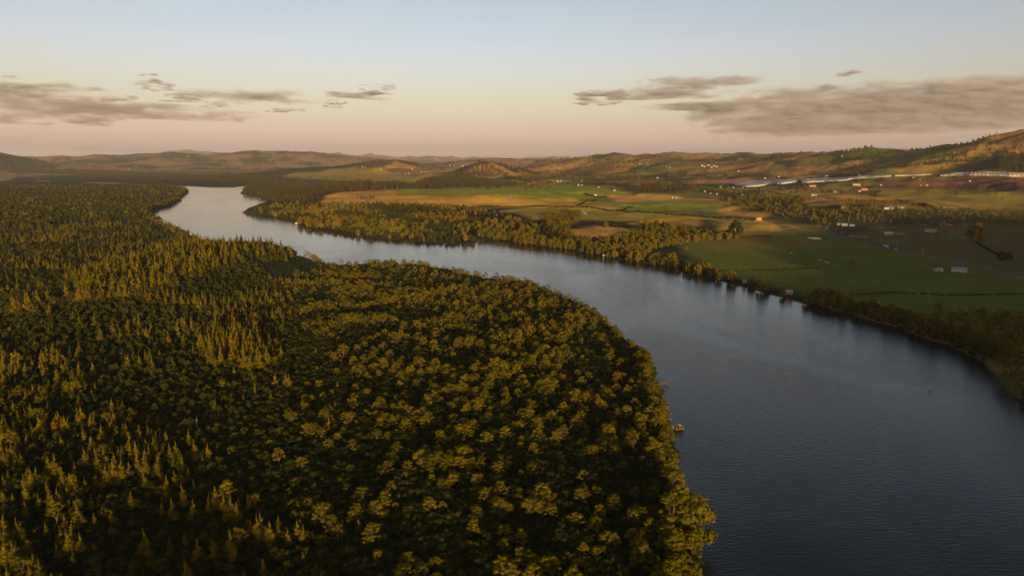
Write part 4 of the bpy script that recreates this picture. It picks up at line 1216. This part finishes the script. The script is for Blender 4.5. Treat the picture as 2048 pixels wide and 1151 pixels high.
# ------------------------------------------------------------------ hedges
def hedge(pts, w, h, label, seed):
    P = GP(pts); r = np.random.default_rng(seed)
    cs, rs = [], []
    for a, b in zip(P[:-1], P[1:]):
        L = math.hypot(b[0]-a[0], b[1]-a[1]); k = max(1, int(L / (w*1.1)))
        for i in range(k):
            t = (i + r.random()) / k
            cs.append((a[0]+(b[0]-a[0])*t + r.uniform(-.3, .3)*w, a[1]+(b[1]-a[1])*t + r.uniform(-.3, .3)*w)); q = r.uniform(.7, 1.25)
            rs.append((w*.75*q, w*.75*q, h*.62*q))
    cz = zi(np.array([c[0] for c in cs]), np.array([c[1] for c in cs]))
    x0, y0, z0 = cs[0][0], cs[0][1], float(cz[0])
    V, F = leaves(r, [(c[0]-x0, c[1]-y0, z-z0 + h*.4) for c, z in zip(cs, cz)], rs, 5, .5, .2, core=.8)
    o = mesh_obj('hedge', V, F, M_UNDER); o.location = (x0, y0, z0)
    tag(o, label, 'hedge', 'hedges between the terrace fields')
hedge([(960,414),(1020,414),(1080,413),(1150,414)], 4, 3, 'dark hedge along the left ditch of the terrace', 1)
hedge([(1155,413),(1210,420),(1290,425),(1370,431),(1440,437)], 4, 3, 'long dark hedge along the pale terrace track', 2)
hedge([(1157,412),(1168,406),(1192,400)], 5, 3.5, 'short dark hedge climbing from the ditch to the terrace house', 3)
hedge([(1240,424),(1252,418),(1264,414)], 4, 3, 'short hedge slanting up between two green strips', 4)
hedge([(1170,388),(1185,393),(1196,396),(1212,394)], 5, 4, 'dark garden hedge around the terrace house', 5)
hedge([(1440,437),(1480,438),(1508,441)], 5, 4, 'dark hedge at the right end of the terrace', 6)
hedge([(1950,484),(1968,494),(1995,509)], 3, 1.6, 'thin fence line hedge running down the olive field', 7)
hedge([(1330,479),(1400,475),(1500,473),(1545,471)], 2.5, 1.2, 'low hedge along the top of the green paddock', 8)
hedge([(1790,402),(1820,406),(1850,412),(1862,415)], 6, 5, 'dark shelter belt on the back of the tawny hill', 9)
hedge([(1740,392),(1752,387),(1765,381)], 4, 3, 'hedge slanting down the grassy ridge', 10)
hedge([(1400,541),(1500,541),(1560,540),(1640,536)], 2.5, 1.0, 'rushy drain line across the near paddock', 11)
hedge([(1700,590),(1780,585),(1900,590),(2040,588)], 2.5, .9, 'rushy drain line across the lower paddock', 12)

# ------------------------------------------------------------------ power poles along the road
def pole_mesh():
    a = MB().tube([(0,0,-.8),(0,0,8.5)], [.16,.11], 6)
    return a
M_POLE = simple_mat('pole_wood', (.42, .36, .26), .9, .15, 1.0)
p_me = pole_mesh(); x_me = MB().box(-1.1, 1.1, -.08, .08, 7.7, 7.9)
proto = None
for i, (px, py) in enumerate([(1671,468),(1683,474),(1703,479),(1730,483),(1761,488),(1793,493),(1845,508),(1637,448),(1630,443),(1655,460)]):
    x, y, z = hit(px, py)
    if proto is None:
        e = empty('power_pole', (x, y, z), .4)
        a = p_me.build('pole', M_POLE, e); b_ = x_me.build('crossarm', M_POLE, e)
        for q in (-.9, 0, .9): MB().tube([(q,0,7.9),(q,0,8.15)], [.06,.04], 5).build('insulator', MW, b_)
        proto = e
    else:
        e = proto.copy(); col.objects.link(e); e.location = (x, y, z)
        for ch in proto.children:
            c = ch.copy(); c.parent = e; col.objects.link(c)
            for g in ch.children:
                dd_ = g.copy(); dd_.parent = c; col.objects.link(dd_)
    lbs = ['wooden power pole at the start of the straight road', 'second wooden power pole along the straight road', 'third wooden power pole along the straight road', 'wooden power pole below the cream cottage drive',
           'wooden power pole left of the white truck', 'wooden power pole behind the white van', 'wooden power pole between the white van and the white roadside house', 'wooden power pole in the trees at the top of the road',
           'farthest wooden power pole at the top of the road', 'wooden power pole beside the roadside bushes']
    tag(e, lbs[i], 'power pole', 'power poles along the country road')

# ------------------------------------------------------------------ vehicles on the road
def cyl(MBo, cx, cy, cz, r_, w_, n_=12):
    V = []; 
    for s_ in (-1, 1):
        for k in range(n_):
            a = 2*math.pi*k/n_; V.append((cx + r_*math.cos(a), cy + s_*w_/2, cz + r_*math.sin(a)))
    F = [(k, (k+1) % n_, n_+(k+1) % n_, n_+k) for k in range(n_)] + [tuple(range(n_))[::-1], tuple(n_+k for k in range(n_))]
    return MBo.add(V, F)
M_TYRE = simple_mat('tyre', (.02,.02,.02), .9)
def truck(px, py, L, label, cat, name):
    x, y, z = hit(px, py)
    i = int(np.argmin(np.hypot(ROAD[:, 0]-x, ROAD[:, 1]-y))); i = min(max(i, 1), len(ROAD)-2)
    t = ROAD[i+1] - ROAD[i-1]; an = math.atan2(t[1], t[0])
    q = ROAD[i] + np.array([t[1], -t[0]]) / np.hypot(*t) * -1.7
    z = float(zi(q[0], q[1])) + .36
    e = empty(name, (q[0], q[1], z), an); tag(e, label, cat)
    if L > 8:
        MB().box(-L/2, L/2-2.6, -1.2, 1.2, 1.1, 3.7).build('cargo_box', MW, e)
        cb = MB().add([(L/2-2.4,-1.15,.6),(L/2,-1.15,.6),(L/2,1.15,.6),(L/2-2.4,1.15,.6),(L/2-2.4,-1.15,3.0),(L/2-.5,-1.1,3.0),(L/2-.5,1.1,3.0),(L/2-2.4,1.15,3.0)],[(0,3,2,1),(4,5,6,7),(0,1,5,4),(1,2,6,5),(2,3,7,6),(3,0,4,7)]).build('cab', MW, e)
        MB().box(-L/2+.3, L/2-.2, -.45, .45, .6, 1.08).build('chassis', MDK, e)
        MB().add([(L/2-.02+.02,-1.0,1.6),(L/2+.02,1.0,1.6),(L/2-.44,1.0,2.8),(L/2-.44,-1.0,2.8)],[(0,1,2,3)]).build('windscreen', m_glass, cb)
        wx = [-L/2+1.2, -L/2+2.4, L/2-1.4]; wr = .5
    else:
        MB().add([(-L/2,-.9,.4),(L/2,-.9,.4),(L/2,.9,.4),(-L/2,.9,.4),(-L/2,-.9,1.9),(L/2-1.2,-.85,1.9),(L/2-1.2,.85,1.9),(-L/2,.9,1.9),(L/2,-.88,1.05),(L/2,.88,1.05)],
                 [(0,3,2,1),(4,5,6,7),(0,1,8,5,4),(1,2,9,8),(8,9,6,5),(2,3,7,6,9),(3,0,4,7)]).build('body', MW, e)
        MB().add([(L/2-.12,-.72,1.17),(L/2-.12,.72,1.17),(L/2-1.08,.72,1.85),(L/2-1.08,-.72,1.85)],[(0,1,2,3)]).build('windscreen', m_glass, e)
        wx = [-L/2+.8, L/2-.8]; wr = .35
    for w_ in wx:
        for s_ in (-1, 1): cyl(MB(), w_, s_*.95, wr, wr, .3).build('wheel', M_TYRE, e)
truck(1780, 496, 11.5, 'long white truck driving on the country road', 'truck', 'truck')
truck(1794, 500, 4.8, 'white van following the long white truck', 'van', 'van')

# ------------------------------------------------------------------ cattle
def cow_mesh():
    me_ = bpy.data.meshes.new('cow')
    vs = [(0,0,1.05),(.45,0,1.1),(.85,0,1.12),(-.45,0,1.08),(-.85,0,1.12),(1.15,0,1.15),(1.45,0,.95),(1.65,0,.75),(-1.0,0,.7)]
    es = [(0,1),(1,2),(0,3),(3,4),(2,5),(5,6),(6,7),(4,8)]
    rad = [.40,.38,.34,.38,.32,.20,.17,.10,.04]
    for sx_ in (.75, -.75):
        for sy_ in (-.22, .22):
            k = len(vs); vs += [(sx_, sy_, .75), (sx_+.03, sy_, .38), (sx_, sy_, 0.0)]; rad += [.15, .085, .07]
            es += [(2 if sx_ > 0 else 4, k), (k, k+1), (k+1, k+2)]
    me_.from_pydata(vs, es, [])
    o = bpy.data.objects.new('cow_rig', me_); col.objects.link(o)
    o.modifiers.new('s', 'SKIN'); 
    for i, v in enumerate(me_.skin_vertices[0].data): v.radius = (rad[i], rad[i]); v.use_root = (i == 0)
    o.modifiers.new('u', 'SUBSURF').levels = 1
    bpy.context.view_layer.update()
    dg = bpy.context.evaluated_depsgraph_get()
    out = bpy.data.meshes.new_from_object(o.evaluated_get(dg))
    bpy.data.objects.remove(o, do_unlink=True)
    return out
cme = cow_mesh(); M_COW = simple_mat('pale_hide', (.68, .60, .50), .9, .15, 1.0)
cme.materials.clear(); cme.materials.append(M_COW); cme.name = 'cow'
cow_px = [(1121,424),(1125,423),(1129,423),(1133,425),(1136,426.5),(1138,424.5),(1141,425),(1144,424.5),(1148,424),(1151,425),(1153,427),(1139,426),(1146,425.5),(1165,424),(1168,426.5),(1171,427),(1173,427.5),(1184,428.5),(1131,423.5),(1150,427.5)]
cols = ['first', 'second', 'third', 'fourth']
for i, (px, py) in enumerate(cow_px + [(1583,507),(1640,521),(1651,525),(1656,526)]):
    x, y, z = hit(px, py)
    o = bpy.data.objects.new('cow', cme); col.objects.link(o); o.location = (x, y, z); o.rotation_euler[2] = rng.uniform(0, 6.28)
    if i < 20: tag(o, 'pale cow grazing with the herd on the terrace green', 'cow', 'pale cattle herd on the terrace green')
    else: tag(o, 'pale cow grazing alone in the large flat paddock, %s from the left' % cols[i-20], 'cow', 'cattle in the flat paddock')

# ------------------------------------------------------------------ things on the water
x, y = at_z(1859, 780, 0)
e = empty('channel_buoy', (x, y, 0)); tag(e, 'small orange buoy floating alone on the wide dark river', 'buoy')
M_ORG = simple_mat('orange_float', (.75, .22, .04), .5)
MB().tube([(0,0,-.5),(0,0,.1),(0,0,.45),(0,0,.7)], [.35,.62,.55,.2], 12).build('float', M_ORG, e, True)
MB().tube([(0,0,.65),(0,0,1.5)], [.12,.08], 8).build('mast', M_ORG, e)
MB().tube([(0,0,1.5),(0,0,1.95)], [.26,.02], 8).build('topmark', MW, e)
x, y = at_z(1357, 858, 0)
e = empty('hunting_hide', (x, y, 0), .3); tag(e, 'brush covered duck hunting hide standing in the river by the forest', 'hunting hide')
MB().box(-2.1, 2.1, -1.4, 1.4, .35, .5).build('deck', MBR, e)
for sx_ in (-1, 1):
    for sy_ in (-1, 1): MB().tube([(sx_*1.8, sy_*1.1, -3.5), (sx_*1.8, sy_*1.1, 2.0)], [.1, .08], 6).build('pile', MBR, e)
rr = np.random.default_rng(5)
V_, F_ = leaves(rr, [(-1.2,-1.1,1.0),(0,-1.2,1.1),(1.2,-1.1,.9),(-1.7,0,1.1),(0,1.1,1.2)], [(.8,.35,.8)]*5, 60, .28, .2, core=.7)
mesh_obj('brush_screen', V_, F_, M_WILLOW, e)
MB().add([(.2,-.9,1.2),(2.0,-.9,1.0),(2.0,1.1,1.5),(.2,1.1,1.9),(.2,-.9,1.28),(2.0,-.9,1.08),(2.0,1.1,1.58),(.2,1.1,1.98)],[(0,3,2,1),(4,5,6,7),(0,1,5,4),(1,2,6,5),(2,3,7,6),(3,0,4,7)]).build('roof', MROOF, e)
x, y = at_z(1346, 858, 0)
o = MB().tube([(0,0,-3),(0,0,1.7)], [.16,.14], 8).build('mooring_post', MW); o.location = (x, y, 0); tag(o, 'white mooring post between the hide and the forest edge', 'post')
x, y = at_z(1330, 768, 0)
e = empty('snag', (x, y, 0)); tag(e, 'rust brown dead branch snag sticking out of the forest edge water', 'snag')
MB().tube([(-3,0,.3),(-1,.2,.9),(1.2,.1,.7),(2.6,-.2,1.3)], [.25,.2,.14,.05], 6).build('log', M_BARK, e)
V_, F_ = leaves(rr, [(1.6,0,.9),(.6,.3,1.1)], [(.9,.5,.5)]*2, 60, .25, .2, core=.3); mesh_obj('dead_leaves', V_, F_, M_RUST, e)
x, y = at_z(485, 425, 0)
e = empty('river_marker', (x, y, 0)); tag(e, 'red river marker off the tip of the upper peninsula', 'marker')
MB().tube([(0,0,-2),(0,0,5)], [.3,.25], 6).build('post', MRED, e); MB().add([(-2,0,1.5),(2,0,1.5),(0,0,6.5),(-2,.3,1.5),(2,.3,1.5),(0,.3,6.5)],[(0,1,2),(5,4,3),(0,3,4,1),(1,4,5,2),(2,5,3,0)]).build('board', MRED, e)

# ------------------------------------------------------------------ trees worth naming one by one
def lone(kind, px, py, hpx, var, label, mat=None, squash=1.0):
    x, y, z = hit(px, py); d = math.hypot(x, y)
    s = hpx * d / FPX / H0[kind]
    e = tree_object(kind, KINDS[kind][0 if d < 1100 else 1][var], x, y, z - .3, s, rng.uniform(0, 6.28), label, 'tree', None)
    e.scale = (s * squash, s * squash, s)
    if mat:
        for c in e.children:
            if c.name.startswith('crown'):
                c.data = c.data.copy(); c.data.materials[0] = mat
    return e
lone('broadleaf_tree', 1871, 489, 24, 0, 'leaning pale limbed tree in the olive field beyond the road')
lone('broadleaf_tree', 1888, 482, 34, 1, 'large rusty crowned tree behind the pale limbed tree', M_RUST)
lone('bankside_tree', 1950, 484, 33, 2, 'tall solitary oval tree in the olive field')
lone('low_tree', 2003, 520, 16, 1, 'very dark round bush at the end of the fence line')
lone('low_tree', 2016, 520, 13, 2, 'smaller dark bush beside the very dark round bush')
lone('broadleaf_tree', 1760, 472, 17, 3, 'slim umbrella crowned tree left of the cream cottage', M_RUST)
lone('broadleaf_tree', 1748, 472, 14, 2, 'short brown tree left of the umbrella crowned tree', M_RUST)
lone('low_tree', 1612, 532, 8, 1, 'small dark bush alone in the near paddock')
lone('low_tree', 1706, 528, 9, 3, 'small reddish bush alone in the wide paddock', M_RUST)
lone('bankside_tree', 1212, 456, 14, 1, 'small golden tree alone in the hollow of the terrace')
lone('bankside_tree', 1470, 476, 34, 3, 'big dark green tree at the top corner of the green paddock', M_LOW)
lone('bankside_tree', 1373, 500, 8, 0, 'small golden bush at the left corner of the paddock')
lone('bankside_tree', 1452, 473, 14, 2, 'small tree left of the big dark green tree')
lone('broadleaf_tree', 1984, 434, 14, 0, 'rusty golden tree rising from the dark valley scrub, left', M_RUST, 1.3)
lone('broadleaf_tree', 2010, 433, 14, 2, 'rusty golden tree rising from the dark valley scrub, right', M_RUST, 1.3)
lone('broadleaf_tree', 1545, 470, 7, 2, 'low brown tree by the stream at the paddock head', M_RUST, 1.4)
for k, (px, py, hp, lb) in enumerate([(1640,462,12,'reddish roadside bush at the head of the straight, left'),(1650,466,13,'reddish roadside bush at the head of the straight, right'),(1622,455,9,'green roadside bush left of the reddish ones')]):
    lone('broadleaf_tree', px, py, hp, k, lb, M_RUST if k < 2 else None, 1.3)
lone('pine_tree', 1957, 299, 5, 0, 'tiny tree alone low on the right skyline slope')
lone('pine_tree', 1989, 276, 6, 1, 'tiny tree alone in the middle of the right skyline slope')
lone('pine_tree', 2004, 273, 4, 2, 'tiny tree alone high on the right skyline slope')
# bare dead trees standing pale above the swamp
def snag_mesh(seed):
    r = np.random.default_rng(seed); t = MB(); h = 8.5
    t.tube([(0,0,-1),(.1,0,h*.4),(r.uniform(-.3,.3),r.uniform(-.3,.3),h)], [.24,.17,.03], 6)
    for i in range(9):
        z0 = h*r.uniform(.35,.85); a = r.uniform(0,6.28); L = r.uniform(1.0,2.4)*(1.15-z0/h)
        p = (math.cos(a)*L, math.sin(a)*L, z0+L*.8); t.tube([(0,0,z0), (p[0]*.5,p[1]*.5,z0+L*.25), p], [.09,.06,.02], 4)
        t.tube([(p[0]*.5,p[1]*.5,z0+L*.25), (p[0]*.6+r.uniform(-.5,.5), p[1]*.6+r.uniform(-.5,.5), z0+L*.9)], [.05,.015], 4)
    return mesh_obj(None, t.V, t.F, M_PALE, me_name='dead_tree')
DS = [snag_mesh(k) for k in (1, 2, 3)]
rd = np.random.default_rng(99)
for k, (px, py) in enumerate([(268,905),(300,880),(395,860),(1270,1010),(1290,760)]):
    x, y, z = hit(px, py)
    o = bpy.data.objects.new('dead_tree', DS[k % 3]); col.objects.link(o); q = rd.uniform(.6, .85)
    o.location = (x, y, z); o.scale = (q, q, q); o.rotation_euler[2] = rd.uniform(0, 6.28)
    row = 'bottom' if py > 950 else ('lower' if py > 800 else 'middle'); c = ['far left', 'left', 'centre left', 'centre', 'centre right', 'right'][int(px / 260)]
    tag(o, 'bare pale dead tree poking out of the left bank forest, %s %s' % (row, c), 'dead tree', 'bare dead trees in the forest')
# two big trees at the near water edge
lone('broadleaf_tree', 1345, 1085, 120, 1, 'big gold crowned tree with pale limbs at the near forest corner, left')
lone('bankside_tree', 1385, 1090, 115, 3, 'big leaning gold tree over the water at the near forest corner')
lone('bankside_tree', 1362, 1000, 42, 1, 'lone gold bush tree standing in the water with dead spikes')
lone('bankside_tree', 1345, 935, 34, 2, 'round golden bush at the water beside the dark inlet')
lone('broadleaf_tree', 1306, 930, 62, 4, 'pale trunked tree at the forest edge above the inlet')
# ------------------------------------------------------------------ evening clouds
CLOUD_D = 24000.0
m_cloud, n, l = node_mat('cloud')
n.remove(n['Principled BSDF'])
pv = n.new('ShaderNodeVolumePrincipled')
pv.inputs['Color'].default_value = (0.72, 0.78, 1.0, 1)
pv.inputs['Density'].default_value = CLOUD_DENSITY if 'CLOUD_DENSITY' in globals() else 0.0056
pv.inputs['Anisotropy'].default_value = 0.0
l.new(pv.outputs[0], n['Material Output'].inputs['Volume'])
def cloud(px0, px1, py0, py1, label, seed, rag=1.0, slant=0.0, gx=170.0, gz=34.0, group=None, fill=0.0):
    """a real three-dimensional cloud body: thick in the middle, thinning to nothing at its ragged rim"""
    a, s = ray((px0 + px1) / 2, (py0 + py1) / 2)
    cx_, cy_ = math.sin(a) * CLOUD_D, math.cos(a) * CLOUD_D; cz_ = CAM_H + s * CLOUD_D
    k = CLOUD_D / FPX / math.cos(a) ** 0 
    Wd = (px1 - px0) * k; Hh = (py1 - py0) * k
    nx = int(np.clip((px1 - px0) / 1.3, 30, 520)); nz = int(np.clip((py1 - py0) / .8, 20, 150))
    U, Z = np.meshgrid(np.linspace(-.5, .5, nx), np.linspace(-.5, .5, nz), indexing='ij')
    X = U * Wd; H = Z * Hh
    k1 = k / 17.6
    S1 = min(1300, .30 * Wd / k1); S2 = min(420, .10 * Wd / k1)
    n1 = fbm(X + seed * 7777, H * 6.5, S1 * k1, 5, seed, .50); n2 = fbm(X - seed * 999, H * 3.2, S2 * k1, 4, seed + 40, .5)
    env = 1 - (np.abs(2 * U)) ** 2.6 - np.where(Z < 0, (np.abs(2 * Z)) ** 3.0, (np.abs(2 * Z)) ** 1.7)
    t = env * .80 + (n1 - .5) * 2.1 * rag + (n2 - .5) * .70 - .24 + fill
    rim = np.minimum(1, np.minimum((.5 - np.abs(U)) * 14, (.5 - np.abs(Z)) * 9))
    t = np.clip(t, 0, 1.2) * rim
    t = np.where(t < .02, 0, t)
    T = 300 * k1 * t ** 1.4
    zz = H + slant * X
    V = np.stack([X, -T, zz], -1).reshape(-1, 3); Vb = np.stack([X, T * .8, zz], -1).reshape(-1, 3)
    tf = t.reshape(-1)
    idb = np.where(tf > 0, np.arange(len(tf)) + len(tf), np.arange(len(tf)))
    ii, jj = np.meshgrid(np.arange(nx - 1), np.arange(nz - 1), indexing='ij')
    a0 = (ii * nz + jj).ravel(); a1 = a0 + nz; a2 = a1 + 1; a3 = a0 + 1
    any_ = (tf[a0] > 0) | (tf[a1] > 0) | (tf[a2] > 0) | (tf[a3] > 0)
    a0, a1, a2, a3 = a0[any_], a1[any_], a2[any_], a3[any_]
    F = np.concatenate([np.stack([a0, a1, a2, a3], -1), np.stack([idb[a3], idb[a2], idb[a1], idb[a0]], -1)])
    used, inv = np.unique(F, return_inverse=True)
    VV = np.concatenate([V, Vb])[used]
    o = mesh_obj('cloud', VV, inv.reshape(F.shape), m_cloud)
    o.location = (cx_, cy_, cz_); o.rotation_euler[2] = -a
    tag(o, label, 'cloud', group or 'evening clouds low over the horizon')
    return o
cloud(1400, 2140, 163, 268, 'vast mauve grey cloud bank over the right hills with a pink top edge', 3, .36, .018, fill=.42)
cloud(1268, 1520, 147, 180, 'upper of two long mauve clouds right of centre', 5, .6, fill=.18)
cloud(1205, 1460, 172, 200, 'lower pinkish cloud under the long mauve cloud right of centre', 6, .6, fill=.15)
cloud(1290, 1560, 196, 220, 'thin ragged cloud reaching left from the great cloud bank', 7, .9)
cloud(1440, 1760, 246, 268, 'flat pale streak of cloud below the great bank', 8, .9)
cloud(1675, 1725, 138, 154, 'tiny pink puff high above the great bank', 9, .8)
cloud(1645, 1685, 164, 178, 'tiny grey puff just above the great bank', 19, .8)
cloud(1140, 1260, 178, 212, 'faint wispy scraps left of the two long clouds', 10, 1.3)
cloud(-60, 250, 186, 240, 'heavy mauve cloud at the left edge', 11, .5, -.02, fill=.22)
cloud(130, 500, 206, 240, 'long mauve cloud tapering right from the heavy left cloud', 12, .6, -.01, fill=.12)
cloud(-30, 175, 155, 194, 'pink topped broken cloud at upper left', 13, 1.0)
cloud(-60, 200, 232, 250, 'thin flat streak below the heavy left cloud', 14, .9)
cloud(165, 270, 184, 202, 'small pink streak above the long left cloud', 15, 1.0)
cloud(270, 350, 148, 182, 'scattered small grey puffs at upper left', 16, 1.3, fill=-.18)
cloud(365, 635, 174, 210, 'long pink and mauve cloud left of centre', 17, .6, fill=.12)
cloud(520, 610, 212, 226, 'small flat grey cloud under the long pink cloud', 18, 1.0)
cloud(320, 400, 186, 204, 'small pinkish cloud left of the long pink cloud', 20, 1.0)
cloud(645, 695, 198, 216, 'small pink puff right of the long pink cloud', 21, 1.0)
cloud(650, 800, 180, 202, 'thin pink wisp left of the middle of the sky', 22, 1.1)
cloud(715, 800, 166, 192, 'tiny pink scraps nearest the middle of the sky', 24, 1.2)
cloud(400, 460, 203, 216, 'tiny pink knob over the long left cloud', 23, 1.1)
# ------------------------------------------------------------------ evening haze
HAZE_TOP = 640.0
hz = MB().box(-43500, 43500, -43500, 43500, -6.0, HAZE_TOP)
m_haze, n, l = node_mat('haze')
n.remove(n['Principled BSDF'])
pv = n.new('ShaderNodeVolumePrincipled')
pv.inputs['Color'].default_value = (0.78, 0.83, 1.0, 1)
pv.inputs['Density'].default_value = HAZE_DENSITY
pv.inputs['Anisotropy'].default_value = 0.0
l.new(pv.outputs[0], n['Material Output'].inputs['Volume'])
hb = hz.build('haze', m_haze)
tag(hb, 'thin evening haze filling the river valley', None, None, 'stuff')
